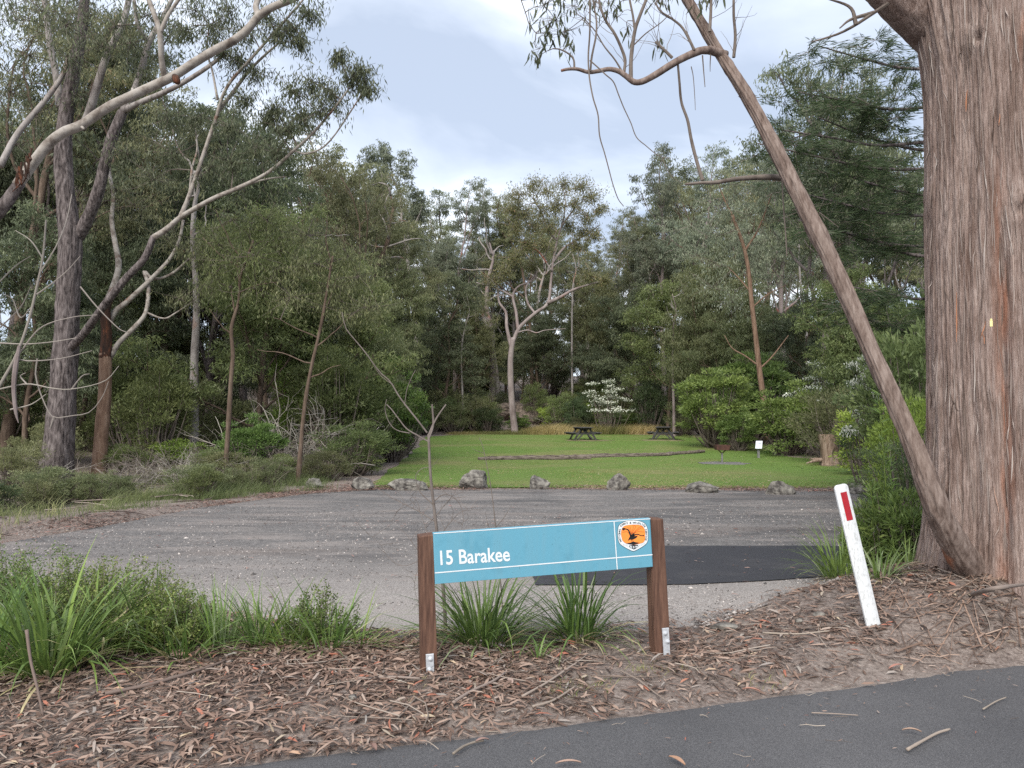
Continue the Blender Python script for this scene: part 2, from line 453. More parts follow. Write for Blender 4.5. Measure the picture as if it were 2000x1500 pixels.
def asphalt():
    m, nt, b = new_mat('road_asphalt')
    v = mapped(nt, (1, 1, 1))
    f = noise(nt, v, 190, 3, .7); g = noise(nt, v, .9, 5, .6); k = noise(nt, v, 55, 4, .7)
    c = rampn(nt, f, [(.32, (.040, .040, .043)), (.52, (.088, .087, .092)), (.72, (.155, .152, .157))])
    c = mixc(nt, 1.0, c, rampn(nt, g, [(.3, (.82, .82, .82)), (.7, (1.16, 1.15, 1.13))]), 'MULTIPLY')
    c = mixc(nt, rampn(nt, k, [(.70, (0, 0, 0)), (.74, (.8, .8, .8))]), c, (.30, .28, .27))
    nt.links.new(c, b.inputs['Base Color']); bump(nt, b, f, .6, .006)
    b.inputs['Roughness'].default_value = .8
    return m
M['asphalt'] = asphalt()
def newseal():
    m, nt, b = new_mat('fresh_asphalt')
    v = mapped(nt, (1, 1, 1)); f = noise(nt, v, 160, 3, .7); g = noise(nt, v, 1.3, 4, .6)
    c = rampn(nt, f, [(.3, (.016, .016, .019)), (.7, (.046, .046, .054))])
    c = mixc(nt, rampn(nt, g, [(.5, (0, 0, 0)), (.75, (.35, .35, .35))]), c, (.09, .085, .085))
    nt.links.new(c, b.inputs['Base Color']); bump(nt, b, f, .5, .004); b.inputs['Roughness'].default_value = .7
    return m
M['newseal'] = newseal()
def carpark():
    m, nt, b = new_mat('worn_gravel_seal')
    v = mapped(nt, (1, 1, 1)); f = noise(nt, v, 75, 4, .75); st = noise(nt, mapped(nt, (.35, 1.3, 1)), 1.6, 6, .62, .4)
    st2 = noise(nt, mapped(nt, (.22, 1.0, 1)), .75, 5, .6, .6)
    f3 = noise(nt, v, 17, 5, .8)
    c = rampn(nt, f, [(.30, (.050, .047, .047)), (.5, (.130, .123, .121)), (.66, (.25, .235, .23)), (.76, (.50, .47, .45))])
    c = mixc(nt, .8, c, rampn(nt, f3, [(.32, (.45, .45, .46)), (.5, (.95, .95, .95)), (.68, (1.7, 1.66, 1.62))]), 'MULTIPLY')
    dirt = rampn(nt, f, [(.3, (.13, .11, .10)), (.55, (.27, .24, .225)), (.8, (.45, .41, .39))])
    c = mixc(nt, rampn(nt, st, [(.47, (0, 0, 0)), (.62, (.62, .62, .62))]), c, dirt)
    c = mixc(nt, rampn(nt, st2, [(.56, (0, 0, 0)), (.70, (.4, .4, .4))]), c, (.16, .12, .10))
    dk = noise(nt, mapped(nt, (.3, .9, 1)), 1.1, 6, .65, .8)
    c = mixc(nt, rampn(nt, dk, [(.36, (.75, .75, .75)), (.50, (0, 0, 0))]), c, mixc(nt, f, (.022, .022, .024), (.11, .107, .11)))
    # washed-out pale gravel along the verge side of the car park
    geo = nt.nodes.new('ShaderNodeNewGeometry'); sp = nt.nodes.new('ShaderNodeSeparateXYZ'); nt.links.new(geo.outputs['Position'], sp.inputs[0])
    wob = N(nt, 'ShaderNodeMath', operation='MULTIPLY_ADD'); nt.links.new(st, wob.inputs[0]); wob.inputs[1].default_value = 2.4; nt.links.new(sp.outputs['Y'], wob.inputs[2])
    mr = N(nt, 'ShaderNodeMapRange'); mr.inputs['From Min'].default_value = 10.6; mr.inputs['From Max'].default_value = 7.6; mr.inputs['To Max'].default_value = .85
    nt.links.new(wob.outputs[0], mr.inputs['Value'])
    pale = rampn(nt, f, [(.28, (.09, .08, .075)), (.46, (.25, .225, .21)), (.62, (.40, .37, .35)), (.78, (.62, .58, .55))])
    c = mixc(nt, mr.outputs[0], c, pale)
    nt.links.new(c, b.inputs['Base Color']); bump(nt, b, f, .7, .012); b.inputs['Roughness'].default_value = .9
    return m
M['carpark'] = carpark()
def floor_mat():
    m, nt, b = new_mat('forest_floor')
    v = mapped(nt, (1, 1, 1)); f = noise(nt, v, 28, 8, .75, .5); g = noise(nt, v, 1.6, 5, .6)
    c = rampn(nt, f, [(.3, (.070, .054, .047)), (.48, (.165, .132, .116)), (.62, (.27, .225, .20)), (.75, (.44, .39, .36))])
    c = mixc(nt, rampn(nt, g, [(.52, (0, 0, 0)), (.68, (.55, .55, .55))]), c, mixc(nt, f, (.14, .115, .10), (.42, .37, .33)))
    nt.links.new(c, b.inputs['Base Color']); bump(nt, b, f, .8, .02); b.inputs['Roughness'].default_value = .95
    return m
M['floor'] = floor_mat()
def lawn_mat():
    m, nt, b = new_mat('mown_lawn')
    v = mapped(nt, (1, 1, 1)); f = noise(nt, v, 40, 6, .8); g = noise(nt, mapped(nt, (.6, .9, 1)), .28, 5, .62); k = noise(nt, v, 2.2, 5, .7)
    c = rampn(nt, f, [(.3, (.050, .090, .016)), (.5, (.105, .175, .032)), (.72, (.19, .25, .07))])
    dry = rampn(nt, f, [(.3, (.11, .105, .04)), (.7, (.29, .26, .12))])
    c = mixc(nt, rampn(nt, g, [(.46, (0, 0, 0)), (.66, (.7, .7, .7))]), c, dry)
    c = mixc(nt, rampn(nt, k, [(.60, (0, 0, 0)), (.78, (.5, .5, .5))]), c, (.24, .20, .12))
    nt.links.new(c, b.inputs['Base Color']); bump(nt, b, f, 1.0, .03); b.inputs['Roughness'].default_value = .9
    return m
M['lawn'] = lawn_mat()
def simple(name, c, rough=.7, metal=0.0, spec=.3, var=0.0, ns=8, scale=(1, 1, 1), bs=0.0, c2=None, lo=.35, hi=.7):
    m, nt, b = new_mat(name)
    f = noise(nt, mapped(nt, scale), ns, 6, .65)
    c2 = c2 or tuple(max(0, k * (1 - var)) for k in c)
    nt.links.new(rampn(nt, f, [(lo, c2), (hi, c)]), b.inputs['Base Color'])
    b.inputs['Roughness'].default_value = rough; b.inputs['Metallic'].default_value = metal; b.inputs['Specular IOR Level'].default_value = spec
    if bs: bump(nt, b, f, bs, .01)
    return m
M['rock'] = simple('lichened_sandstone', (.25, .235, .21), .95, var=0, ns=7, bs=1.0, c2=(.045, .040, .038), lo=.38, hi=.66)
M['rock_brown'] = simple('brown_sandstone', (.27, .215, .175), .95, ns=4, bs=.9, c2=(.055, .043, .036))
M['tabletimber'] = simple('dark_weathered_timber', (.085, .082, .085), .85, ns=9, scale=(1, 6, 6), bs=.5, c2=(.030, .029, .031))
M['logwood'] = simple('weathered_log', (.24, .20, .17), .95, ns=6, scale=(.6, 5, 5), bs=.9, c2=(.045, .034, .028))
M['stumpwood'] = bark('stump_bark', [(.3, (.08, .052, .038)), (.5, (.19, .135, .10)), (.7, (.31, .245, .20))], (5, 5, .8), 3, bump_s=.9, bd=.04)
M['cutwood'] = simple('sawn_end_grain', (.36, .25, .17), .9, ns=12, c2=(.20, .13, .085))
M['rust'] = simple('rusty_steel', (.105, .048, .036), .8, ns=7, c2=(.05, .025, .021))
M['galv'] = simple('galvanised_steel', (.55, .57, .60), .55, metal=.35, ns=30, c2=(.38, .40, .43), bs=.1)
M['postwood'] = simple('stained_hardwood', (.150, .080, .054), .7, ns=6, scale=(9, 9, .8), bs=.5, c2=(.060, .030, .021))
M['panel'] = simple('blue_painted_sign', (.100, .285, .385), .55, ns=7, c2=(.080, .245, .335), lo=.30, hi=.45, spec=.4)
_nt = M['panel'].node_tree; _b = _nt.nodes['Principled BSDF']; _c = _b.inputs['Base Color'].links[0].from_socket
_sp = rampn(_nt, noise(_nt, mapped(_nt, (1, 1, 1)), 60, 5, .7), [(.62, (0, 0, 0)), (.70, (.75, .75, .75))])
_pt = rampn(_nt, noise(_nt, mapped(_nt, (1, 1, 1)), 4.5, 3, .6), [(.48, (0, 0, 0)), (.62, (1, 1, 1))])
_gr = rampn(_nt, noise(_nt, mapped(_nt, (9, 9, .8)), 2.2, 5, .6), [(.45, (0, 0, 0)), (.75, (.30, .30, .30))])
_c = mixc(_nt, _gr, _c, (.15, .27, .32))
_nt.links.new(mixc(_nt, mixc(_nt, 1.0, _sp, _pt, 'MULTIPLY'), _c, (.035, .10, .12)), _b.inputs['Base Color'])
M['white'] = simple('white_sign_print', (.66, .69, .71), .5, ns=20, c2=(.56, .60, .63))
M['black'] = simple('black_sign_print', (.012, .012, .014), .5)
M['orange'] = simple('orange_sign_print', (.85, .27, .05), .5, ns=12, c2=(.80, .235, .045))
M['orange_dark'] = simple('dark_orange_print', (.42, .09, .02), .5)
M['greyprint'] = simple('grey_sign_print', (.36, .39, .44), .5)
M['postwhite'] = simple('weathered_white_paint', (.56, .575, .59), .6, ns=70, scale=(1, 1, .4), c2=(.40, .41, .41), lo=.34, hi=.50)
M['reflector'] = simple('red_reflector', (.36, .006, .014), .25, ns=14, c2=(.27, .004, .01), spec=.6)
M['concrete'] = simple('ash_and_gravel', (.21, .20, .195), .95, ns=30, c2=(.075, .07, .07))
M['board'] = simple('printed_board', (.70, .74, .78), .4, ns=8, c2=(.60, .64, .68))
M['metalpost'] = simple('grey_metal_post', (.20, .20, .20), .6, ns=10, c2=(.13, .13, .13))
M['yellowtag'] = simple('yellow_tag', (.72, .66, .30), .5)
M['barkstrip'] = leaf_mat('loose_bark_strip', [(0, (.045, .030, .025)), (.4, (.14, .105, .092)), (.7, (.26, .215, .198)), (.9, (.33, .29, .27)), (1, (.30, .135, .085))], trans=0, rough=.9, spec=.1)
M['sapling'] = bark('bare_sapling_bark', [(.3, (.085, .068, .06)), (.7, (.20, .17, .155))], (2, 2, 1), 5, bump_s=.3)

# ------------------------------------------------------------------ ground sheets
def graded(lo, hi, c, fine, growth):
    a = [c]; s_ = fine
    while a[-1] < hi: a.append(a[-1] + s_); s_ = max(fine, (abs(a[-1] - c) * growth))
    b = [c]; s_ = fine
    while b[-1] > lo: b.append(b[-1] - s_); s_ = max(fine, (abs(b[-1] - c) * growth))
    return np.array(b[:0:-1] + a)
def grid_obj(name, X, Y, Z, mat):
    mb = MB(); ny, nx = X.shape
    i = (np.arange(ny - 1)[:, None] * nx + np.arange(nx - 1)[None]).ravel()
    mb.add(np.stack([X, Y, Z], -1).reshape(-1, 3), np.stack([i, i + 1, i + nx + 1, i + nx], -1))
    return mb.obj(name, mat, smooth_=True)
def lawn_l(y): return np.interp(y, LAWN_L[:, 0], LAWN_L[:, 1]) + .35 * fbm(np.asarray(y) * .5, 2.2)
def lawn_r(y): return np.interp(y, LAWN_R[:, 0], LAWN_R[:, 1]) + .35 * fbm(np.asarray(y) * .5, 12.2)

gx = graded(-320, 320, 0.5, .11, .035); gy = graded(-120, 420, 5.2, .09, .035)
X, Y = np.meshgrid(gx, gy)
Z = H(X, Y)
inside = np.maximum.reduce([smooth(.1, .35, road_edge(X) - Y),
                            smooth(.1, .4, Y - near_edge(X)) * smooth(.1, .4, far_edge(X) - Y),
                            smooth(.2, .8, X - lawn_l(Y)) * smooth(.2, .8, lawn_r(Y) - X) * smooth(.1, .5, Y - 17.6) * smooth(.1, .6, 50 - Y)])
kind(grid_obj('ground', X, Y, Z - .05 * inside, M['floor']), 'structure')
# main road
xs = np.concatenate([np.linspace(-60, -7, 40), np.linspace(-6.9, 8, 300), np.linspace(8.2, 60, 40)])
t = np.concatenate([[0, .5, .8], np.linspace(.9, 1, 8)])[:, None]
E = road_edge(xs)[None]; lo_ = E - 7.5
YY = lo_ + (E - lo_) * t; XX = np.broadcast_to(xs[None], YY.shape)
kind(grid_obj('road', XX, YY, H(XX, YY, False) * 0 + .014 - .016 * (t > .995), M['asphalt']), 'structure')
# car park
xs = np.concatenate([np.linspace(-60, -8, 40), np.linspace(-7.8, 13, 240), np.linspace(13.3, 60, 40)])
t = np.linspace(0, 1, 40)[:, None]
A, B = near_edge(xs)[None], far_edge(xs)[None]
YY = A + (B - A) * t; XX = np.broadcast_to(xs[None], YY.shape)
rut = .006 * fbm(XX * .8, YY * 2.0)
kind(grid_obj('car_park', XX, YY, H(XX, YY, False) + .014 + rut - .012 * ((t < .01) | (t > .99)), M['carpark']), 'structure')
# fresh black asphalt strip
xs = np.linspace(.25, 5.4, 60); t = np.linspace(0, 1, 12)[:, None]
A = (7.32 + .02 * fbm(xs * 3, 1.1))[None]; B = (9.55 + .025 * fbm(xs * 3, 7.1))[None]
YY = A + (B - A) * t; XX = np.broadcast_to(xs[None], YY.shape).copy(); XX[:, 0] += .12 * fbm(YY[:, 0] * 2, 4.2)
kind(grid_obj('asphalt_strip', XX, YY, H(XX, YY, False) + .024 + .005 * fbm(XX * .8, YY * 2), M['newseal']), 'structure')
# lawn
ys = np.linspace(17.55, 50.5, 120); t = np.linspace(0, 1, 60)[None]
A, B = lawn_l(ys)[:, None], lawn_r(ys)[:, None]
XX = A + (B - A) * t; YY = np.broadcast_to(ys[:, None], XX.shape).copy()
YY[0] += .15 * fbm(XX[0] * 1.2, 6.1)
kind(grid_obj('lawn', XX, YY, H(XX, YY, False) + .012 + .03 * fbm(XX * .4, YY * .4), M['lawn']), 'structure')

def on_ground(x, y): return np.stack([x, y, H(x, y)], -1)

# ------------------------------------------------------------------ park sign
def build_sign():
    Lb, Rb = np.array([-.53, 4.75]), np.array([1.02, 5.10])
    u = nrm(Rb - Lb); nx_ = np.array([u[1], -u[0]])         # u along the sign, nx_ towards the viewer
    def on(px, py, off=0.0):
        """point of the sign's front plane seen at px, py"""
        xc, yc = (px - 1000) / F_PX, (750 - py) / F_PX
        d = np.array([xc, math.cos(PITCH) - yc * math.sin(PITCH), math.sin(PITCH) + yc * math.cos(PITCH)])
        n3 = np.array([nx_[0], nx_[1], 0]); o = np.array([Lb[0], Lb[1], 0]) + n3 * off
        k = np.dot(o - np.array([0, 0, CAM_H]), n3) / np.dot(d, n3)
        return np.array([0, 0, CAM_H]) + d * k
    root = empty('park_sign', (*((Lb + Rb) / 2), float(H(*((Lb + Rb) / 2)))))
    tag(root, 'low blue park name sign reading 15 Barakee between two brown timber posts', 'sign')
    o3 = np.array(root.location)
    n3 = np.array([nx_[0], nx_[1], 0.])
    def slab(q, thick, mats, name, parent, m=0, front=0.0, bev=.004):
        """a board whose front face has corners q (tl, tr, br, bl), chamfered front edge"""
        q = np.array(q); c = q.mean(0)
        qi = c + (q - c) * (1 - 2 * bev / np.linalg.norm(q - c, axis=1)[:, None])
        f0 = qi + n3 * front; f1 = q + n3 * (front - bev); bk = q + n3 * (front - thick)
        V = np.vstack([f0, f1, bk])
        Q = [(0, 3, 2, 1), (8, 9, 10, 11)] + [(k, (k + 1) % 4, (k + 1) % 4 + 4, k + 4) for k in range(4)] + [(k + 4, (k + 1) % 4 + 4, (k + 1) % 4 + 8, k + 8) for k in range(4)]
        mb = MB(); mb.add(V, Q)
        return mb.obj(name, mats, parent, o3 if parent is root else o3)
    post_q = [[on(818, 1048), on(846, 1044), on(856, 1336), on(824, 1341)],
              [on(1271, 1013), on(1296, 1014), on(1312, 1284), on(1281, 1284)]]
    for q in post_q:
        slab(q, .10, M['postwood'], 'post', root, front=-.006)
    tl, tr, br, bl = on(846, 1041, .012), on(1270, 1012, .012), on(1275.5, 1107, .012), on(850, 1141, .012)
    panel = slab([tl, tr, br, bl], .035, M['panel'], 'panel', root, front=0, bev=.003)
    # frame of the panel: a along, b up
    a = tr - tl; a_len = np.linalg.norm(a); a = a / a_len
    def on_panel(px, py, off): return on(px, py, .012 + off)
    # rule lines: horizontal, vertical, plus the top edge's highlight painted as a pale strip
    mb = MB()
    def line(p0, p1, w, off=.0018):
        p0 = on_panel(*p0, off); p1 = on_panel(*p1, off); d = nrm(p1 - p0); s_ = np.cross(d, n3) * w / 2
        mb.add([p0 - s_, p1 - s_, p1 + s_, p0 + s_], [(0, 1, 2, 3)])
    line((849.5, 1119.0), (1274.3, 1083.4), .0072)
    line((1199.2, 1017.6), (1205.6, 1112.2), .0065, .0030)
    line((847, 1042.2), (1270.5, 1013.3), .005, .0018)
    mb.obj('rule_line', M['white'], panel, o3)
    # lettering
    def text_mesh(txt, bold):
        cu = bpy.data.curves.new('txt', 'FONT'); cu.body = txt; cu.size = 1.0; cu.offset = bold; cu.resolution_u = 4
        ob = bpy.data.objects.new('txt', cu); COL.objects.link(ob)
        dg = bpy.context.evaluated_depsgraph_get(); ev = ob.evaluated_get(dg); me = ev.to_mesh()
        V = np.array([v.co[:] for v in me.vertices]); Fs = [tuple(p.vertices) for p in me.polygons]
        ev.to_mesh_clear(); bpy.data.objects.remove(ob); bpy.data.curves.remove(cu)
        return V, Fs
    def put(mb, V, Fs, org, ex, ey, sc, m=0):
        W = org + (V[:, :1] * ex + V[:, 1:2] * ey) * sc
        tri = []
        for f in Fs:
            for k in range(1, len(f) - 1): tri.append((f[0], f[k], f[k + 1]))
        mb.add(W, None, tri, m=m)
    V, Fs = text_mesh('15 Barakee', .018)
    p0, p1, pt = on_panel(860.5, 1103.2, .0018), on_panel(996.5, 1095.0, .0018), on_panel(859, 1075.5, .0018)
    x0, x1 = V[:, 0].min(), V[:, 0].max(); yb = 0.0
    cap = text_mesh('1', .018)[0][:, 1].max()
    ex = (p1 - p0) / (x1 - x0); ey = (pt - p0) / cap
    V2 = V.copy(); V2[:, 0] -= x0
    mb = MB(); put(mb, V2, Fs, p0, ex, ey, 1.0); mb.obj('lettering', M['white'], panel, o3)
    # emblem, laid out on the photo's own outline
    em = MB()
    emblem = None
    def poly(pts, off, m, mb_=None):
        W = np.array([on_panel(1190 + x_ * .08, 1000 + y_ * .08, off) for x_, y_ in pts]); c = W.mean(0)
        n = len(W); T = [(n, (k + 1) % n, k) for k in range(n)]
        em.add(np.vstack([W, c]), None, T, m=m)
    def spl(pts, n=60, closed=True):
        p = np.array(pts, float)
        if closed:
            q = np.vstack([p[-2:], p, p[:3]]); c = catmull(q, 6 * len(q) * 2)
            i0 = int(round(2 / (len(q) - 1) * (len(c) - 1))); i1 = int(round((2 + len(p)) / (len(q) - 1) * (len(c) - 1)))
            return c[i0:i1]
        return catmull(p, n)
    outer = [(400, 232), (580, 212), (760, 232), (880, 300), (935, 430), (945, 600), (930, 720), (870, 800), (740, 885), (625, 943), (585, 952), (540, 940), (400, 870), (280, 790), (235, 720), (212, 600), (213, 450), (250, 320)]
    c0 = np.array([580, 570])
    poly(spl([c0 + (np.array(p) - c0) * 1.025 for p in outer]), .0018, 0)
    poly(spl(outer), .0026, 1)
    field = [(330, 385), (400, 335), (580, 312), (760, 325), (840, 385), (868, 480), (872, 620), (845, 720), (760, 765), (590, 795), (420, 765), (335, 705), (305, 620), (290, 500)]
    poly(spl([c0 + (np.array(p) - c0) * 1.02 for p in field]), .0034, 2)
    poly(spl(field), .0042, 3)
    # mound, legs, body
    poly([(410, 768), (520, 745), (560, 728), (600, 722), (640, 735), (740, 752), (690, 775), (590, 796), (480, 785)], .0050, 0)
    poly(spl([(455, 700), (480, 640), (505, 590), (540, 550), (590, 520), (620, 530), (600, 570), (640, 590), (690, 575), (670, 620), (620, 655), (560, 675), (510, 672)]), .0050, 0)
    def stroke(pts, w0, w1, m, off=.0050):
        c = catmull(np.array(pts, float), 24); tt = nrm(np.gradient(c, axis=0)); s_ = np.stack([-tt[:, 1], tt[:, 0]], -1) * np.linspace(w0, w1, 24)[:, None] / 2
        A_, B_ = c + s_, c - s_
        W = np.array([on_panel(1190 + x_ * .08, 1000 + y_ * .08, off) for x_, y_ in np.vstack([A_, B_])])
        em.add(W, [(k, k + 1, 24 + k + 1, 24 + k) for k in range(23)], m=m)
    stroke([(530, 600), (500, 520), (470, 450), (420, 418), (340, 410)], 46, 22, 0)
    poly(spl([(310, 410), (345, 388), (385, 395), (380, 430), (340, 450)]), .0054, 0)
    stroke([(570, 590), (640, 552), (700, 545), (770, 575), (845, 578)], 30, 18, 0)
    poly(spl([(800, 575), (840, 560), (850, 578), (835, 592)]), .0054, 0)
    stroke([(530, 670), (545, 700), (560, 740)], 12, 10, 0); stroke([(560, 670), (580, 700), (590, 735)], 12, 10, 0)
    for pts in ([(560, 530), (600, 440), (640, 380), (625, 330), (560, 318)], [(580, 520), (660, 440), (740, 370), (800, 350), (805, 400)], [(550, 530), (575, 430), (590, 340)],
                [(545, 530), (530, 430), (500, 350)], [(600, 520), (700, 480), (850, 490)], [(600, 515), (690, 445), (780, 390)], [(540, 540), (500, 430), (440, 360)], [(480, 520), (420, 480), (320, 500)]):
        stroke(pts, 12, 10, 2, .0046)
    # NSW scroll
    poly([(490, 815), (590, 800), (700, 805), (715, 850), (650, 890), (600, 915), (550, 890), (485, 855)], .0034, 0)
    for x_ in np.linspace(345, 450, 4): stroke([(x_, 780 + (x_ - 345) * .25), (x_ + 8, 820 + (x_ - 345) * .25)], 16, 12, 4, .0034)
    for x_ in np.linspace(745, 850, 4): stroke([(x_, 808 - (x_ - 745) * .5), (x_ + 8, 838 - (x_ - 745) * .5)], 16, 12, 4, .0034)
    exu = on_panel(1191, 1000, 0) - on_panel(1190, 1000, 0); eyu = on_panel(1190, 1000, 0) - on_panel(1190, 1001, 0)   # per photo pixel
    def glyph(ch, cx, cy, ang, size, m, off, bold=.03):
        V, Fs = text_mesh(ch, bold)
        if len(V) == 0: return
        V = V.copy(); V[:, 0] -= (V[:, 0].min() + V[:, 0].max()) / 2; V[:, 1] -= .35
        ca, sa = math.cos(ang), math.sin(ang)
        W = on_panel(1190 + cx * .08, 1000 + cy * .08, off) + size * .08 * ((V[:, :1] * ca - V[:, 1:2] * sa) * exu + (V[:, :1] * sa + V[:, 1:2] * ca) * eyu)
        tri = []
        for f in Fs:
            for k in range(1, len(f) - 1): tri.append((f[0], f[k], f[k + 1]))
        em.add(W, None, tri, m=m)
    for ch, cx in (('N', 530), ('S', 598), ('W', 668)): glyph(ch, cx, 850 + (8 if ch == 'S' else 0), 0, 70, 1, .0044, .05)
    ring = catmull(np.array([(285, 730), (252, 640), (248, 520), (262, 400), (320, 310), (440, 268), (580, 262), (720, 272), (840, 320), (890, 410), (906, 520), (906, 620), (885, 700)], float), 400)
    ln = np.concatenate([[0], np.cumsum(np.linalg.norm(np.diff(ring, axis=0), axis=1))])
    txt = 'NATIONAL PARKS & WILDLIFE SERVICE'
    for k, ch in enumerate(txt):
        if ch == ' ': continue
        s_ = ln[-1] * (k + .5) / len(txt); i = int(np.searchsorted(ln, s_)); i = min(max(i, 3), len(ring) - 4)
        d = ring[i + 3] - ring[i - 3]
        glyph(ch, ring[i][0], ring[i][1], math.atan2(-d[1], d[0]), 62, 0, .0034, .035)
    em.obj('emblem', [M['black'], M['white'], M['orange_dark'], M['orange'], M['greyprint']], panel, o3)
    # galvanised stirrups with two bolts each
    for q, bolts in (([on(831.5, 1278, .006), on(847, 1276.5, .006), on(848.5, 1330, .006), on(833, 1332, .006)], [(841, 1287), (839, 1308)]),
                     ([on(1293, 1227, .006), on(1306, 1226, .006), on(1309, 1281, .006), on(1296.5, 1283, .006)], [(1299.5, 1237), (1304, 1253)])):
        br_ = slab(q, .008, M['galv'], 'bracket', root, front=.004, bev=.0015)
        for bx_, by_ in bolts:
            mb = MB(); c = on(bx_, by_, .010)
            mb.tube([c, c + n3 * .009], [.011, .0095], 6); mb.tube([c, c + n3 * .003], [.016, .016], 12)
            mb.obj('bolt', M['galv'], br_, o3)
    return root
build_sign()

# ------------------------------------------------------------------ leaning white guide post
def build_guide_post():
    d = 5.42
    b, t_ = P(1707, 1222, d), P(1642, 946, d + .05)
    ax = nrm(t_ - b); side = nrm(np.cross(ax, np.array([0, 1., 0]))); side = -side if side[0] < 0 else side
    side = nrm(side + np.array([0, .18, 0])); fr = nrm(np.cross(side, ax)); fr = fr if fr[1] < 0 else -fr
    Ln = np.linalg.norm(t_ - b); wdt = .104
    root = empty('guide_post', b); tag(root, 'white roadside guide post with a red reflector, leaning left by the big trunk', 'guide post')
    # flexible flat post: shallow curved section, rounded top corners
    mb = MB(); n = 9; rows = []
    hs = np.concatenate([np.linspace(-.25, Ln - .03, 14), Ln - .03 + .03 * np.sin(np.linspace(0, np.pi / 2, 6)[1:])])
    for h in hs:
        k = max(0, (h - (Ln - .03)) / .03); w = wdt / 2 * (1 - .0 * k) - .03 * (1 - math.sqrt(max(0, 1 - k * k)))
        u_ = np.linspace(-1, 1, n)
        rows.append([b + ax * h + side * (w * q) + fr * (.012 * (1 - q * q)) for q in u_])
    F0 = np.array(rows); B0 = F0 - fr * .014
    nr = len(hs); V = np.vstack([F0.reshape(-1, 3), B0.reshape(-1, 3)]); o_ = nr * n; Q = []
    for i in range(nr - 1):
        for j in range(n - 1):
            k = i * n + j; Q += [(k, k + 1, k + n + 1, k + n), (o_ + k, o_ + k + n, o_ + k + n + 1, o_ + k + 1)]
        Q += [(i * n, i * n + n, o_ + i * n + n, o_ + i * n), (i * n + n - 1, o_ + i * n + n - 1, o_ + i * n + 2 * n - 1, i * n + 2 * n - 1)]
    for j in range(n - 1):
        k = (nr - 1) * n + j; Q.append((k, k + 1, o_ + k + 1, o_ + k))
    mb.add(V, Q); mb.obj('post', M['postwhite'], root, b)
    mb = MB(); u_ = np.linspace(-.47, .47, 5)
    hh = np.linspace(Ln - .255, Ln - .055, 5)
    V = np.array([[b + ax * h + side * (wdt / 2 * q) + fr * (.012 * (1 - q * q) + .003) for q in u_] for h in hh]).reshape(-1, 3)
    mb.add(V, [(i * 5 + j, i * 5 + j + 1, i * 5 + j + 6, i * 5 + j + 5) for i in range(4) for j in range(4)])
    mb.obj('reflector', M['reflector'], root, b)
build_guide_post()

# ------------------------------------------------------------------ rocks
import bmesh
def rock_mesh(name, seed, size, mat, cuts=7, sub=4, rough=.07):
    rng = np.random.default_rng(seed)
    bm = bmesh.new(); bmesh.ops.create_icosphere(bm, subdivisions=sub, radius=1.0)
    V = np.array([v.co[:] for v in bm.verts])
    for k in range(cuts):
        n_ = nrm(rng.normal(size=3) * np.array([1, 1, .8])); h = rng.uniform(.50, .82)
        dd = V @ n_; V = V - np.maximum(dd - h, 0)[:, None] * n_ * .93
    th = V * 2.2
    V = V * (1 + rough * fbm(th[:, 0] + 3 * th[:, 2] + seed, th[:, 1] - 2 * th[:, 2], 4) + rough * .5 * fbm(th[:, 0] * 3 + seed, th[:, 2] * 3 + th[:, 1] * 2, 3))[:, None]
    V = V * np.array(size) / 2
    for v, c in zip(bm.verts, V): v.co = c
    me = bpy.data.meshes.new(name); bm.to_mesh(me); bm.free()
    me.materials.append(mat)
    return me
ROCKS = [(617, 952, 36, 17, 'small mossy boulder half hidden in grass at the far left of the boulder row'),
         (707, 957, 44, 22, 'flat-faced pale boulder at the leaf-littered left corner of the lawn'),
         (797, 957, 72, 20, 'long low broken boulder just left of the bare sapling stem'),
         (931, 953, 60, 30, 'largest boulder, blocky and speckled with pale lichen, left end of the lawn edge'),
         (1049, 954, 48, 24, 'rounded dark grey-purple boulder right of the largest blocky boulder'),
         (1210, 956, 46, 29, 'pointed triangular boulder in front of the lawn, above the sign emblem'),
         (1362, 961, 72, 24, 'long two-humped lichened boulder near the barbecue end of the row'),
         (1519, 965, 55, 23, 'wedge-shaped grey boulder, second from the right end of the row'),
         (1665, 963, 56, 18, 'flat grey boulder partly hidden behind the white guide post')]
for i, (px, py, w, h, lab) in enumerate(ROCKS):
    d = (CAM_H) * F_PX / (py - 815.5); p = G(px, d); sc = d / F_PX
    me = rock_mesh('boulder', 40 + i * 3, (w * sc * 1.12, w * sc * .8, h * sc * 1.75), M['rock'], 9, 4, .12)
    o = bpy.data.objects.new('boulder', me); o.location = (p[0], p[1], p[2] + h * sc * .30); o.rotation_euler = (0, .06 * (i % 3 - 1), 0); COL.objects.link(o)
    tag(o, lab, 'boulder', 'boulders between the car park and the lawn')

# sandstone ledge behind the lawn
for i, (px, d, w, h, zo, lab) in enumerate([(940, 55, 3.6, 1.6, .5, 'dark sandstone outcrop in scrub left of the pale gum trunk'),
                                      (1065, 57, 4.8, 2.2, .9, 'broad brown sandstone ledge right of the pale gum trunk'),
                                      (1120, 58, 3.4, 1.8, 1.3, 'brown sandstone block at the right end of the ledge behind the lawn'),
                                      (1000, 58, 3.2, 1.5, 1.0, 'low sandstone block directly behind the pale gum trunk')]):
    p = G(px, d); o = bpy.data.objects.new('sandstone_outcrop', rock_mesh('sandstone_outcrop', 90 + i, (w, 2.2, h), M['rock_brown'], 10, 4, .1))
    o.location = (p[0], p[1], p[2] + zo * .6); COL.objects.link(o); tag(o, lab, 'rock', 'sandstone ledge behind the lawn')

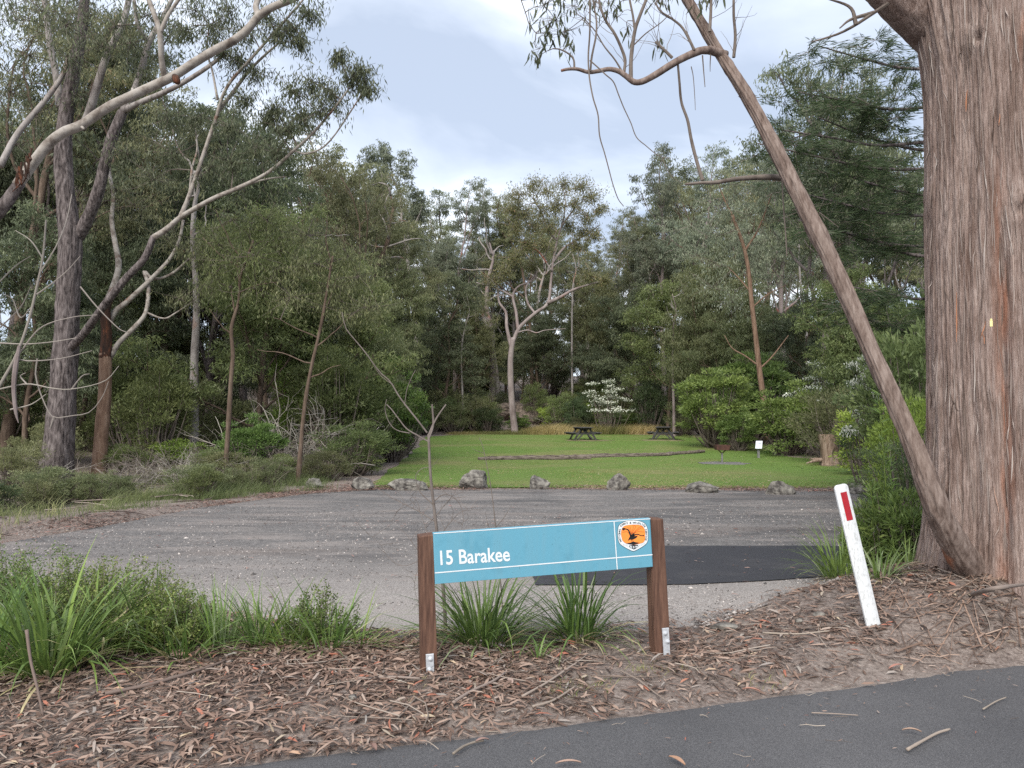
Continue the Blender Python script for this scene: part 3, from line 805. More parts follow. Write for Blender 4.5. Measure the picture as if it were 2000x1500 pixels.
# ------------------------------------------------------------------ picnic tables
def picnic_table():
    root = empty('picnic_table', (0, 0, 0))
    Lg = 1.8
    for k in range(5):
        mb = MB(); mb.box((-.30 + .15 * k, 0, .745), (.14, Lg, .042), bev=.006); mb.obj('tabletop_plank', M['tabletimber'], root)
    for s_ in (-1, 1):
        for k in range(2):
            mb = MB(); mb.box((s_ * (.60 + .15 * k), 0, .445), (.14, Lg, .042), bev=.006); mb.obj('seat_plank', M['tabletimber'], root)
    def bar(a, b, w, t_, name):
        a, b = np.array(a, float), np.array(b, float); ax = b - a; Ln = np.linalg.norm(ax); z_ = ax / Ln
        x_ = nrm(np.cross(np.array([0, 1., 0]), z_)) if abs(z_[1]) < .9 else np.array([1., 0, 0]); y_ = np.cross(z_, x_)
        mb = MB(); mb.box((a + b) / 2, (w, t_, Ln), rot=np.stack([x_, y_, z_], 1), bev=.005); mb.obj(name, M['tabletimber'], root)
    for y_ in (-.62, .62):
        o_ = .024 if y_ < 0 else -.024
        bar((-.58, y_, 0), (-.20, y_, .72), .095, .045, 'leg'); bar((.58, y_, 0), (.20, y_, .72), .095, .045, 'leg')
        bar((-.80, y_ + 2 * o_, .395), (.80, y_ + 2 * o_, .395), .10, .042, 'seat_bearer'); bar((-.34, y_ + 2 * o_, .68), (.34, y_ + 2 * o_, .68), .085, .042, 'top_bearer')
    bar((0, -.60, .40), (0, -.10, .70), .08, .04, 'brace'); bar((0, .60, .40), (0, .10, .70), .08, .04, 'brace')
    bar((-.42, -.60, .05), (.16, -.56, .66), .07, .035, 'brace'); bar((.42, -.60, .05), (-.16, -.52, .66), .07, .035, 'brace')
    return root
tab = picnic_table()
tb = copy_tree(tab)
for o, px, d, rz, lab in ((tab, 1138, 41.5, 7, 'dark timber picnic table on the lawn in front of the white-flowering shrub'),
                          (tb, 1295, 42, -13, 'dark timber picnic table nearer the barbecue, in front of the green bushes')):
    p = G(px, d); o.location = p; o.rotation_euler = (0, 0, R(rz)); o.scale = (1.03, 1.03, .93); tag(o, lab, 'picnic table', 'picnic tables on the lawn')
# worn earth under the tables, ash round the barbecue
def patch(name, c, rx, ry, mat, lab, seed, dz=.034):
    th = np.linspace(0, 2 * np.pi, 41)[:-1]; rr = 1 + .55 * fbm(np.cos(th) * 2.5 + seed, np.sin(th) * 2.5)
    ring = [np.array([c[0] + np.cos(th) * rx * rr * k, c[1] + np.sin(th) * ry * rr * k]) for k in (1, .6)]
    V = [np.stack([r_[0], r_[1], H(r_[0], r_[1], False) + dz], -1) for r_ in ring] + [np.array([[c[0], c[1], float(H(c[0], c[1], False)) + dz]])]
    V = np.vstack(V); V[:40, 2] -= .02
    mb = MB(); mb.add(V, [(k, (k + 1) % 40, 40 + (k + 1) % 40, 40 + k) for k in range(40)], [(40 + k, 40 + (k + 1) % 40, 80) for k in range(40)])
    kind(mb.obj(name, mat, smooth_=True), 'structure')
M['earth'] = simple('worn_earth', (.25, .20, .13), .95, ns=3, c2=(.12, .13, .045), bs=.3)
patch('worn_earth', G(1146, 41.2), 1.3, .8, M['earth'], '', 1); patch('worn_earth', G(1290, 41.2), 1.2, .7, M['earth'], '', 4)
patch('ash_ground', G(1412, 26.6), .85, .75, M['concrete'], '', 8)


# ------------------------------------------------------------------ logs on the lawn
def log(a, b, r0, r1, seed, lab):
    rng = np.random.default_rng(seed); n = 46
    pts = catmull([a, a * .66 + b * .34 + np.array([0, .10, 0]), a * .3 + b * .7 + np.array([0, -.08, .01]), b], n)
    rad = np.linspace(r0, r1, n) * (1 + .13 * fbm(np.arange(n) * .45 + seed, 2.0)); 
    root = empty('fallen_log', (a + b) / 2); tag(root, lab, 'log', 'logs lying end to end on the lawn')
    mb = MB(); mb.tube(pts, rad, 22)
    V = mb.v[0]; V += (.022 * fbm(V[:, 0] * 1.1 + seed, np.arctan2(V[:, 2], V[:, 1] - pts[0][1]) * 5, 4))[:, None] * np.array([0, .6, 1.0])
    mb.obj('log', M['logwood'], root, (a + b) / 2)
    mb = MB()
    for k in range(26):
        i = rng.integers(2, n - 6); th = rng.uniform(.3, 2.6); c = pts[i] + np.array([0, -math.cos(th), math.sin(th)]) * rad[i] * 1.0
        c2 = pts[min(i + rng.integers(2, 6), n - 1)] + np.array([0, -math.cos(th + .1), math.sin(th + .1)]) * rad[i] * 1.04
        mb.tube([c, (c + c2) / 2 + np.array([0, 0, .012]), c2], [.008, .016, .004], 4)
    o = mb.obj('bark_ridge', M['logwood'], root, (a + b) / 2); o['kind'] = 'stuff'
def lg(px, py, zz): 
    d = CAM_H * F_PX / (py - 815) * .985; p = G(px, d); return p + np.array([0, 0, zz])
log(lg(934, 899, .06), lg(1152, 897, .06), .065, .115, 3, 'thick weathered log lying across the lawn, left half of the log line')
log(lg(1146, 895.5, .05), lg(1309, 892.5, .06), .09, .068, 5, 'thinner weathered log in the middle of the log line on the lawn')
log(lg(1300, 892.5, .06), lg(1374, 888, .05), .08, .06, 9, 'short dark log at the right end of the log line, towards the barbecue')

# ------------------------------------------------------------------ barbecue, info board, stump
def barbecue():
    c = G(1409, 26.6); root = empty('barbecue', c); tag(root, 'rusty pedestal wood barbecue with a box top standing on the lawn', 'barbecue')
    mb = MB(); mb.tube([(0, 0, -.05), (0, 0, .36)], [.035, .03], 10); mb.obj('post', M['metalpost'], root)
    for s_ in (-1, 1):
        mb = MB(); mb.tube([(0, 0, .34), (s_ * .13, 0, .47)], [.02, .018], 6); mb.obj('bracket_arm', M['rust'], root)
    # open-topped tray with flared sides
    mb = MB(); b_ = [(-.21, -.17), (.21, -.17), (.21, .17), (-.21, .17)]; t_ = [(-.245, -.2), (.245, -.2), (.245, .2), (-.245, .2)]
    V = [(x, y, .47) for x, y in b_] + [(x, y, .64) for x, y in t_] + [(x * .95, y * .95, .64) for x, y in t_] + [(x * .95, y * .95, .50) for x, y in b_]
    Q = [(3, 2, 1, 0), (12, 13, 14, 15)]
    for k in range(4):
        j = (k + 1) % 4; Q += [(k, j, 4 + j, 4 + k), (4 + k, 4 + j, 8 + j, 8 + k), (8 + k, 8 + j, 12 + j, 12 + k)]
    mb.add(V, Q); mb.obj('fire_box', M['rust'], root)
    for k in range(7):
        mb = MB(); mb.tube([(-.2 + .066 * k, -.19, .615), (-.2 + .066 * k, .19, .615)], .008, 5); mb.obj('grill_bar', M['rust'], root)
barbecue()
def info_board():
    c = G(1479, 29.5); root = empty('information_board', c); tag(root, 'small white tilted information board on a post in front of the green bush', 'sign')
    mb = MB(); mb.box((.02, 0, .20), (.09, .06, .48), bev=.006); mb.obj('post', M['metalpost'], root)
    th = R(52); rot = np.array([[1, 0, 0], [0, math.cos(th), -math.sin(th)], [0, math.sin(th), math.cos(th)]])
    sh = np.array([[1, .28, 0], [0, 1, 0], [0, 0, 1]])
    mb = MB(); mb.box((.03, -.03, .50), (.25, .36, .02), rot=rot @ sh, bev=.003); bo = mb.obj('board', M['board'], root)
    mb = MB(); mb.box(np.array([.05, -.03, .50]) + rot @ np.array([0.02, .05, .0115]), (.12, .10, .003), rot=rot @ sh); mb.obj('printed_picture', M['greyprint'], bo)
info_board()
def stump():
    c = G(1616, 25.7); root = empty('tree_stump', c); tag(root, 'tall sawn-off tree stump with a hollow side at the lawn edge', 'stump')
    n, rws = 72, 40; th = np.arange(n) / n * 2 * np.pi; zs = np.linspace(-.08, 1.02, rws)
    rr = []
    for z in zs:
        t_ = max(0, z) / 1.02
        r_ = .235 + .075 * t_ + .10 * np.exp(-t_ * 9) + .05 * np.exp(-t_ * 3) * np.cos(th * 3 + .6) + .016 * fbm(th * 5, z * 1.5 + th * 0, 4) + .01 * vnoise(th * 22, z * .8 + 0 * th)
        hol = np.exp(-((((th - 5.35 + np.pi) % (2 * np.pi)) - np.pi) / .42) ** 2) * smooth(.62, .30, t_)
        rr.append(r_ * (1 - .62 * hol))
    rr = np.array(rr); V = np.stack([np.cos(th)[None] * rr + zs[:, None] * -.0, np.sin(th)[None] * rr, np.repeat(zs[:, None], n, 1)], -1)
    V[..., 0] -= .03 * (zs[:, None] - .5)
    mb = MB(); i = np.arange(rws - 1)[:, None] * n; j = np.arange(n)[None]; k = (j + 1) % n
    mb.add(V.reshape(-1, 3), np.stack([i + j, i + k, i + n + k, i + n + j], -1)); mb.obj('bark', M['stumpwood'], root, smooth_=True)
    top = V[-1] * np.array([.985, .985, 1]); cc = top.mean(0) + np.array([0, 0, .006])
    mb = MB(); mb.add(np.vstack([V[-1], cc]), None, [(q, (q + 1) % n, n) for q in range(n)]); mb.obj('sawn_top', M['cutwood'], root)
    for k, (a_, l_, r_) in enumerate(((3.35, .62, .07), (3.0, .42, .05), (.25, .6, .08), (-.15, .75, .07), (.6, .5, .06))):
        dr = np.array([math.cos(a_), math.sin(a_), 0]); mb = MB()
        mb.tube([dr * .2 + np.array([0, 0, .2]), dr * (.2 + l_ * .5) + np.array([0, 0, .16 + .05 * (k % 2)]), dr * (.2 + l_) + np.array([0, 0, .08 + .12 * (k % 3)])], [r_, r_ * .8, r_ * .25], 8); mb.obj('broken_root', M['stumpwood'], root)
stump()
# ------------------------------------------------------------------ vegetation generators
UP = np.array([0, 0, 1.])
def path(rng, p, d, L, n, wob, trop):
    pts = [np.array(p, float)]; d = nrm(d)
    for i in range(n):
        d = nrm(d + rng.normal(0, wob, 3) + UP * trop)
        pts.append(pts[-1] + d * L / n)
    return np.array(pts), d
def sprout(rng, tubes, tips, p, d, L, r, lvl, cfg):
    n = cfg['seg'][lvl]; pts, de = path(rng, p, d, L, n, cfg['wob'][lvl], cfg['trop'][lvl])
    last = lvl == len(cfg['kids']) 
    tubes.append((pts, np.linspace(r, r * (.25 if last else .5), n + 1), cfg['sides'][lvl]))
    if last:
        tips.append(pts[-1]); tips.append(pts[-1 - n // 3] + UP * .1); return
    k = cfg['kids'][lvl]; k = max(1, int(round(k * rng.uniform(.75, 1.25)))); az0 = rng.uniform(0, 6.28)
    for i in range(k):
        t = cfg['from'][lvl] + (1 - cfg['from'][lvl]) * (i + rng.uniform(.2, .8)) / k
        f = t * n; j = min(int(f), n - 1); q = pts[j] + (pts[j + 1] - pts[j]) * (f - j); dd = nrm(pts[j + 1] - pts[j])
        az = az0 + i * 2.4 + rng.normal(0, .3)
        a_ = nrm(np.cross(dd, [.3, .2, 1] if abs(dd[2]) < .9 else [1., 0, 0])); b_ = np.cross(dd, a_)
        an = R(cfg['ang'][lvl]) * rng.uniform(.7, 1.25)
        nd = dd * math.cos(an) + (a_ * math.cos(az) + b_ * math.sin(az)) * math.sin(an)
        sprout(rng, tubes, tips, q, nd, L * cfg['len'][lvl] * rng.uniform(.7, 1.2) * (1.15 - .45 * t), r * (1 - .5 * t) * cfg['rad'][lvl], lvl + 1, cfg)
    sprout(rng, tubes, tips, pts[-1], de, L * cfg['len'][lvl] * .8, r * .5, lvl + 1, cfg)
def crown(rng, mb, tips, nper, sig, L, W, droop, out=.6, seg=1, sub=4, sub_r=.45, m=0):
    tips = np.asarray(tips); nt_ = len(tips)
    tv = rng.normal(0, .13, nt_)
    # each tip carries a few smaller leaf sprays, so the crown breaks into clumps
    S = np.repeat(tips, sub, 0) + nrm(rng.normal(size=(nt_ * sub, 3))) * (np.array(sig) * rng.uniform(.2, 1.0, (nt_ * sub, 1)))
    sv = np.repeat(tv, sub) + rng.normal(0, .09, nt_ * sub)
    k = max(1, nper // sub)
    B = np.repeat(S, k, 0); n = len(B)
    off = nrm(rng.normal(size=(n, 3))) * (rng.uniform(0, 1, (n, 1)) ** .5) * np.array(sig) * sub_r
    ax = nrm(rng.normal(size=(n, 3)) * np.array([out, out, out * .6]) + np.array([0, 0, -droop])) * (L * rng.uniform(.6, 1.25, (n, 1)))
    a = np.clip(.42 + np.repeat(sv, k) + rng.normal(0, .13, n), 0, 1)
    mb.leaves(B + off, ax, W * rng.uniform(.7, 1.2, n), a, rng, seg=seg, m=m)
def tubes_mb(tubes, mb=None, rmin=.0):
    mb = mb or MB()
    for pts, rad, sd in tubes: mb.tube(pts, np.maximum(rad, rmin), sd, cap=False)
    return mb

EUC = dict(kids=[6, 4, 3], seg=[12, 7, 5, 4], wob=[.05, .16, .22, .25], trop=[.05, .10, .08, .02], sides=[10, 6, 4, 3], len=[.52, .55, .55], rad=[.5, .5, .5], ang=[38, 42, 45])
EUC['from'] = [.45, .35, .3]
def euc_proto(name, seed, Ht, r0, mats, nper=84, sig=(.75, .75, .36), L=.2, W=.055, cfg=None, clear=None, lean=.05, kids=None, droop=.9):
    rng = np.random.default_rng(seed); c = dict(EUC); 
    if cfg: c.update(cfg)
    tubes, tips = [], []
    sprout(rng, tubes, tips, (0, 0, -.4), nrm(np.array([rng.normal(0, lean), rng.normal(0, lean), 1])), Ht * .68, r0, 0, c)
    tb_ = tubes[0]; rad = tb_[1].copy(); rad[0] *= 1.5; rad[1] *= 1.12; tubes[0] = (tb_[0], rad, 12)
    tm = tubes_mb(tubes, rmin=.012).mesh(name + '_trunk', mats[0], smooth_=True)
    cm = MB(); crown(rng, cm, tips, nper, sig, L, W, droop)
    top = max(t_[2] for t_ in tips) + sig[2]
    return dict(trunk=tm, crown=cm.mesh(name + '_crown', mats[1]), H=top)
def place_tree(pr, loc, Ht, rz, lab, group=None, name='eucalypt_tree', wide=1.0, cat='tree'):
    o = empty(name, loc); k = Ht / pr['H']; o.scale = (k * wide, k * wide, k); o.rotation_euler = (0, 0, rz)
    tag(o, lab, cat, group)
    for nm in ('trunk', 'crown'):
        c = bpy.data.objects.new(nm, pr[nm]); COL.objects.link(c); c.parent = o
    return o
PR = {}
PR['e0'] = euc_proto('eucalypt', 11, 17, .24, (M['gum'], M['euc']))
PR['e1'] = euc_proto('eucalypt', 12, 16, .22, (M['pinkgum'], M['euc_grey']))
PR['e2'] = euc_proto('eucalypt', 13, 18, .26, (M['brown'], M['euc']), sig=(.85, .85, .38))
PR['e3'] = euc_proto('eucalypt', 14, 16, .24, (M['gum'], M['euc_red']), sig=(.7, .7, .34))
PR['e4'] = euc_proto('eucalypt', 16, 17, .16, (M['gum'], M['euc_grey']), nper=90, sig=(.55, .55, .4), cfg={'from': [.7, .4, .4], 'kids': [4, 3, 3], 'len': [.34, .5, .5]})
PR['e5'] = euc_proto('eucalypt', 19, 15, .23, (M['rough'], M['euc_dark']), sig=(.85, .85, .4), cfg={'from': [.35, .3, .3]})
PR['a0'] = euc_proto('wattle', 21, 8, .10, (M['brown'], M['acacia']), nper=105, sig=(.62, .62, .34), L=.15, W=.036, cfg={'from': [.28, .2, .2], 'kids': [9, 4, 3], 'ang': [48, 45, 45]}, droop=.6)
PR['a1'] = euc_proto('wattle', 22, 7, .09, (M['brown'], M['euc_dark']), nper=105, sig=(.6, .6, .3), L=.15, W=.032, cfg={'from': [.3, .2, .2], 'kids': [8, 4, 3], 'ang': [52, 45, 45]}, droop=.7)
PR['a2'] = euc_proto('wattle', 23, 8, .10, (M['brown'], M['olive']), nper=100, sig=(.62, .62, .34), L=.16, W=.03, cfg={'from': [.3, .2, .2], 'kids': [8, 4, 3], 'ang': [45, 45, 45]}, droop=1.0)

def bush_proto(name, seed, w, h, mat, ncl=60, nper=120, L=.13, W=.045, sig=.28, flat=.5, outw=.8, upw=.3, seg=1, stem=M['twigbark'], inner=.35, flower=0, low=.08):
    rng = np.random.default_rng(seed)
    cl = []; 
    while len(cl) < ncl:
        u_ = nrm(rng.normal(size=3)); 
        if u_[2] < -.8: continue
        r_ = (inner + (1 - inner) * rng.uniform() ** .5) * (.80 + .30 * fbm(np.array(u_[0] * 2 + seed), np.array(u_[1] * 2 + u_[2] * 2), 2))
        z = h * .48 + u_[2] * r_ * h * .52
        if z < h * low: continue
        cl.append((u_[0] * r_ * w / 2, u_[1] * r_ * w / 2, z))
    cl = np.array(cl); sm = MB(); nst = 7
    bases = rng.normal(0, w * .04, (nst, 3)) * np.array([1, 1, 0])
    for k, c in enumerate(cl):
        b_ = bases[k % nst]; mid = b_ * .4 + c * .6 + np.array([0, 0, -h * .12]) + rng.normal(0, w * .02, 3)
        sm.tube(catmull([b_ - UP * .1, mid, c], 6), np.linspace(.016 * h, .004, 6) if h > 1 else np.linspace(.008, .003, 6), 4, cap=False)
    B = np.repeat(cl, nper, 0); n = len(B)
    off = nrm(rng.normal(size=(n, 3))) * rng.uniform(0, 1, (n, 1)) ** .5 * sig * np.array([1, 1, flat])
    B = B + off
    rad = nrm(off * np.array([1, 1, .6]) + (B - np.array([0, 0, h * .4])) * .25)
    ax = nrm(rad * outw + UP * upw + rng.normal(0, .5, (n, 3))) * (L * rng.uniform(.6, 1.25, (n, 1)))
    hv = np.repeat(rng.normal(0, .12, ncl), nper)
    a = np.clip(.42 + hv + rng.normal(0, .15, n), 0, 1)
    mb = MB(); mb.leaves(B, ax, W * rng.uniform(.7, 1.2, n), a, rng, seg=seg)
    d = dict(stem=sm.mesh(name + '_stem', stem), foliage=mb.mesh(name + '_foliage', mat), H=h, W=w)
    if flower:
        fm = MB(); pick = cl[cl[:, 2] > h * .35]
        B = np.repeat(pick, flower, 0); n = len(B)
        B = B + nrm(rng.normal(size=(n, 3))) * rng.uniform(0, 1, (n, 1)) ** .5 * sig * np.array([1.1, 1.1, flat * .6]) + UP * sig * flat * .55
        fm.leaves(B, nrm(rng.normal(size=(n, 3))) * .075, .055, rng.uniform(0, 1, n), rng)
        d['blossom'] = fm.mesh(name + '_blossom', M['flower'])
    return d
def place_bush(pr, loc, Ht, rz, lab, group=None, name='shrub', wide=1.0, cat='shrub'):
    o = empty(name, loc); k = Ht / pr['H']; o.scale = (k * wide, k * wide, k); o.rotation_euler = (0, 0, rz)
    tag(o, lab, cat, group)
    for nm in ('stem', 'foliage', 'blossom'):
        if nm in pr:
            c = bpy.data.objects.new(nm, pr[nm]); COL.objects.link(c); c.parent = o
    return o
PR['b_dark'] = bush_proto('dark_shrub', 31, 2.6, 2.6, M['dark'], 70, 120, .12, .04, .34, .6)
PR['b_dark2'] = bush_proto('dark_shrub', 32, 3.0, 2.2, M['olive'], 70, 120, .12, .03, .34, .5)
PR['b_olive'] = bush_proto('olive_shrub', 33, 2.6, 3.0, M['olive'], 60, 120, .14, .026, .36, .6, upw=.5, inner=.2)
PR['b_acacia'] = bush_proto('green_shrub', 34, 2.6, 3.0, M['acacia'], 70, 120, .13, .034, .34, .55)
PR['b_lime'] = bush_proto('lime_shrub', 35, 2.4, 2.4, M['lime'], 60, 120, .12, .04, .34, .5)
PR['b_tier'] = bush_proto('tiered_bush', 36, 3.2, 3.2, M['bright'], 80, 150, .14, .05, .42, .32, outw=1.0, upw=.05, inner=.45)
PR['b_tier2'] = bush_proto('tiered_bush', 37, 3.2, 2.8, M['bright'], 80, 150, .13, .046, .40, .34, outw=1.0, upw=.1, inner=.45)
PR['b_flower'] = bush_proto('flowering_shrub', 38, 2.6, 2.8, M['dark'], 46, 90, .09, .03, .34, .3, flower=46, outw=1.0, upw=.0, inner=.3)
def twiggy_proto(name, seed, w, h, n, mat):
    rng = np.random.default_rng(seed); mb = MB()
    for k in range(n):
        b_ = np.array([rng.normal(0, w * .16), rng.normal(0, w * .16), -.05]); az = rng.uniform(0, 6.28)
        d = nrm(np.array([math.cos(az), math.sin(az), rng.uniform(.3, 2.2)])); L = h * rng.uniform(.6, 1.15)
        pts, de = path(rng, b_, d, L, 7, .2, -.04); mb.tube(pts, np.linspace(.012, .004, 8), 3, a=rng.uniform(), cap=False)
        for q in range(4):
            j = rng.integers(2, 7); p2, _ = path(rng, pts[j], de + rng.normal(0, .7, 3), L * .35, 4, .25, 0); mb.tube(p2, np.linspace(.006, .0025, 5), 3, a=rng.uniform(), cap=False)
    return dict(foliage=mb.mesh(name, mat), H=h)
PR['twiggy'] = twiggy_proto('bare_twig_thicket', 41, 2.2, 1.7, 60, M['dead'])
PR['twiggy2'] = twiggy_proto('bare_twig_thicket', 42, 2.4, 1.5, 60, M['twigbark'])

# ------------------------------------------------------------------ background forest
MARKS = [(20, 'the left picture edge'), (120, 'the grey forked trunk'), (200, 'the reddish burnt trunk'), (300, 'the pale low limb fork'), (383, 'the straight pale trunk'), (450, 'the knotted sapling'), (530, 'the gap between the saplings'), (595, 'the right-leaning sapling'), (700, 'the flat pale boulder'),
         (760, 'the left lawn corner'), (840, 'the bare sapling top'), (930, 'the largest boulder'), (1005, 'the pale forked gum'), (1070, 'the sandstone ledge'), (1138, 'the left picnic table'), (1190, 'the white-flowering shrub'), (1240, 'the gap between the picnic tables'), (1295, 'the right picnic table'), (1350, 'the log end'),
         (1408, 'the barbecue'), (1480, 'the information board'), (1550, 'the rounded bright bush'), (1617, 'the tree stump'), (1680, 'the guide post'), (1760, 'the leaning trunk'), (1850, 'the huge trunk'), (1950, 'the right picture edge')]
USED = {}
def where(x, y, what):
    px = 1000 + x / y * F_PX
    j = min(range(len(MARKS)), key=lambda k: abs(MARKS[k][0] - px)); off = px - MARKS[j][0]
    rel = 'behind' if abs(off) < 14 else ('right of' if off > 0 else 'left of')
    dep = 'scrub front' if y < 24 else ('mid-scrub' if y < 40 else ('behind lawn' if y < 56 else ('first forest rows' if y < 70 else ('deep forest' if y < 84 else 'farthest forest'))))
    return f'{what} {rel} {MARKS[j][1]}, {dep}'
rng = np.random.default_rng(5)
TREES = [  # px, distance, photo row of the top, kind, width factor
    (640, 46, 236, 'e0', .95), (700, 40, 285, 'e2', .8), (765, 47, 300, 'e0', .8), (818, 60, 258, 'e4', .9), (585, 38, 300, 'e5', .8),
    (885, 62, 340, 'e1', .75), (958, 66, 352, 'e0', .75), (1040, 63, 370, 'e2', .7), (1195, 66, 398, 'e1', .7), (1250, 60, 405, 'e0', .8),
    (1300, 57, 290, 'e1', .75), (1362, 54, 268, 'e1', .75), (1440, 52, 278, 'e2', .7), (1535, 46, 250, 'e1', .8), (1600, 34, 70, 'e1', .9), (1700, 30, 60, 'e5', .7),
    (480, 34, 250, 'e5', .85), (400, 30, 190, 'e5', .8), (300, 33, 160, 'e2', .8), (220, 36, 110, 'e0', .9), (90, 28, -20, 'e5', .8), (10, 24, -60, 'e2', .8), (-60, 27, 60, 'e5', .9)]
WORDS = ['left of the open sky', 'left of the open sky', 'below the sky gap, centre left', 'standing tallest over the canopy left of centre', 'behind the left thicket',
         'in the skyline above the bare sapling', 'in the centre of the skyline', 'just behind the pale forked gum', 'right of the pale forked gum', 'in the dip of the skyline under the hanging twigs',
         'under the dead horizontal branch', 'with a rounded crown behind the dead branch', 'with the highest crown left of the leaning trunk', 'behind the leaning trunk', 'with pale foliage between leaning trunk and big trunk', 'hard against the big trunk',
         'above the left saplings', 'behind the pale diagonal limb', 'behind the forked grey trunk', 'in the upper left canopy', 'at the upper left corner', 'at the left picture edge', 'beyond the left edge of the clearing']
KW = {'e0': 'olive-leaved gum tree', 'e1': 'grey-green gum tree', 'e2': 'brown-barked olive gum tree', 'e4': 'slender gum with a thin top', 'e5': 'dark-leaved gum tree', 'e3': 'bronze-tipped gum tree'}
for i, ((px, d, yt, kd, wf), wd) in enumerate(zip(TREES, WORDS)):
    p = G(px, d); zt = P(px, yt, d)[2]
    place_tree(PR[kd], p - UP * .1, zt - p[2], i * 2.1, f'{KW[kd]} {wd}', 'gum trees round the clearing', wide=wf * 1.15)
# deeper rows that close the canopy
kinds = ['e0', 'e1', 'e2', 'e5', 'e0', 'e2']
for i in range(46):
    px = -120 + i * 46 + rng.uniform(-25, 25); d = rng.uniform(62, 100) if 620 < px < 1500 else rng.uniform(42, 80)
    yt = np.interp(px, [-100, 300, 560, 700, 860, 1000, 1200, 1300, 1500, 1700, 2000], [100, 210, 300, 330, 370, 375, 430, 330, 290, 270, 270]) + rng.uniform(0, 70)
    p = G(px, d); zt = P(px, yt, d)[2]
    place_tree(PR[kinds[i % 6]], p - UP * .1, max(8, zt - p[2]), rng.uniform(0, 6.28), where(p[0], p[1], KW[kinds[i % 6]]), 'forest gums behind the clearing', wide=1.0, name='forest_tree')
for i in range(44):
    px = 560 + (i * 97) % 1240 + rng.uniform(-30, 30); d = rng.uniform(64, 96); p = G(px, d); kd = ['a2', 'a1', 'a0', 'a2'][i % 4]
    lb_ = where(p[0], p[1], ['olive wattle', 'dark wattle', 'green wattle', 'wispy olive wattle'][i % 4])
    if lb_ in USED: continue
    USED[lb_] = 1
    place_tree(PR[kd], p - UP * .1, rng.uniform(6, 10), rng.uniform(0, 6.28), lb_, 'wattles under the forest gums', name='wattle_tree', wide=1.25)
# wattles and small trees in the middle layer
MID = [(520, 24, 355, 'a0', 'bushy green wattle crown over the two left saplings'), (640, 27, 430, 'a0', 'green wattle left of the bare sapling top'), (700, 33, 480, 'a2', 'olive wattle leaning over the left lawn edge'),
       (560, 30, 420, 'a1', 'dark wattle behind the two left saplings'), (760, 44, 500, 'a2', 'olive wattle at the left back corner of the lawn'), (860, 53, 520, 'a1', 'dark wattle behind the left back of the lawn'),
       (930, 58, 560, 'a2', 'olive wattle left of the pale forked gum'), (1060, 60, 560, 'a1', 'dark wattle right behind the pale forked gum'), (1150, 60, 520, 'a2', 'olive wattle behind the white-flowering shrub'),
       (1225, 56, 540, 'a1', 'dark round wattle behind the picnic tables'), (1300, 50, 520, 'a0', 'green wattle behind the right picnic table'), (1380, 46, 470, 'a2', 'olive wattle over the tiered green bushes'),
       (1560, 40, 560, 'a1', 'dark wattle behind the tree stump'), (1650, 30, 500, 'a0', 'green wattle right of the leaning trunk'), (250, 27, 420, 'a1', 'dark wattle behind the grey forked trunk'),
       (310, 34, 470, 'a0', 'green wattle behind the reddish trunk'), (40, 22, 380, 'a1', 'dark wattle at the left picture edge'), (150, 31, 400, 'a0', 'green wattle deep in the left forest'), (430, 36, 450, 'a2', 'olive wattle deep behind the left thicket'),
       (1440, 42, 540, 'a2', 'olive wattle behind the red-brown slim trunk')]
for i, (px, d, yt, kd, lab) in enumerate(MID):
    p = G(px, d); zt = P(px, yt, d)[2]
    place_tree(PR[kd], p - UP * .1, zt - p[2], i * 1.7 + .4, lab, 'small wattles round the clearing', name='wattle_tree', wide=1.0)
# understorey shrubs
def in_view(x, y): return abs(x) < y * .68 + .6
regions = [('back', 62, 50.8, 60, -9, 18, 1.3, 3.4, 'understorey shrub in the scrub along the back of the lawn'),
           ('deep', 60, 60, 95, -45, 45, 3.0, 6.5, 'tall shrub deep in the forest behind the clearing'),
           ('left', 80, 21.5, 50, -34, -4, 1.0, 3.2, 'understorey shrub in the thicket left of the car park and lawn'),
           ('right', 55, 19, 50, 9, 34, 1.2, 3.6, 'understorey shrub in the thicket right of the lawn')]
kb = ['b_dark', 'b_olive', 'b_dark2', 'b_acacia', 'b_acacia', 'b_lime', 'b_tier2', 'twiggy']
kn = {'b_tier2': 'bright green', 'b_dark': 'dark green', 'b_olive': 'olive', 'b_dark2': 'spreading olive', 'b_acacia': 'mid-green', 'b_lime': 'lime green', 'twiggy': 'bare grey twiggy', 'twiggy2': 'bare brown twiggy'}
for nm, cnt, y0, y1, x0, x1, h0, h1, lab in regions:
    k = 0; guard = 0
    while k < cnt and guard < 8000:
        guard += 1
        y = rng.uniform(y0, y1); x = rng.uniform(x0, x1)
        if not in_view(x, y): continue
        if nm == 'left':
            if y < 17.2 and x > np.interp(y, FAR[3:8, 1], FAR[3:8, 0]) - 2.0: continue
            if y >= 17.2 and x > lawn_l(y) - 1.0: continue
            if y < 21.5: continue
        if nm == 'right' and (x < lawn_r(y) + 1.3): continue
        kd = kb[rng.integers(0, len(kb))]
        wdf = rng.uniform(.9, 1.3)
        hh = rng.uniform(h0, h1) * (.75 if kd in ('b_lime', 'twiggy') else 1)
        if nm == 'left': hh *= np.clip((y - 6) / 16, .45, 1.1)
        lb_ = where(x, y, ('broad ' if wdf > 1.17 else ('narrow ' if wdf < 1.0 else '')) + ('low ' if hh < 1.6 else ('tall ' if hh > 3 else '')) + kn[kd] + ' shrub')
        if lb_ in USED: continue
        USED[lb_] = 1
        place_bush(PR[kd], (x, y, float(H(x, y)) - .06), hh, rng.uniform(0, 6.28), lb_, f'{nm} understorey', wide=wdf, name='shrub'); k += 1

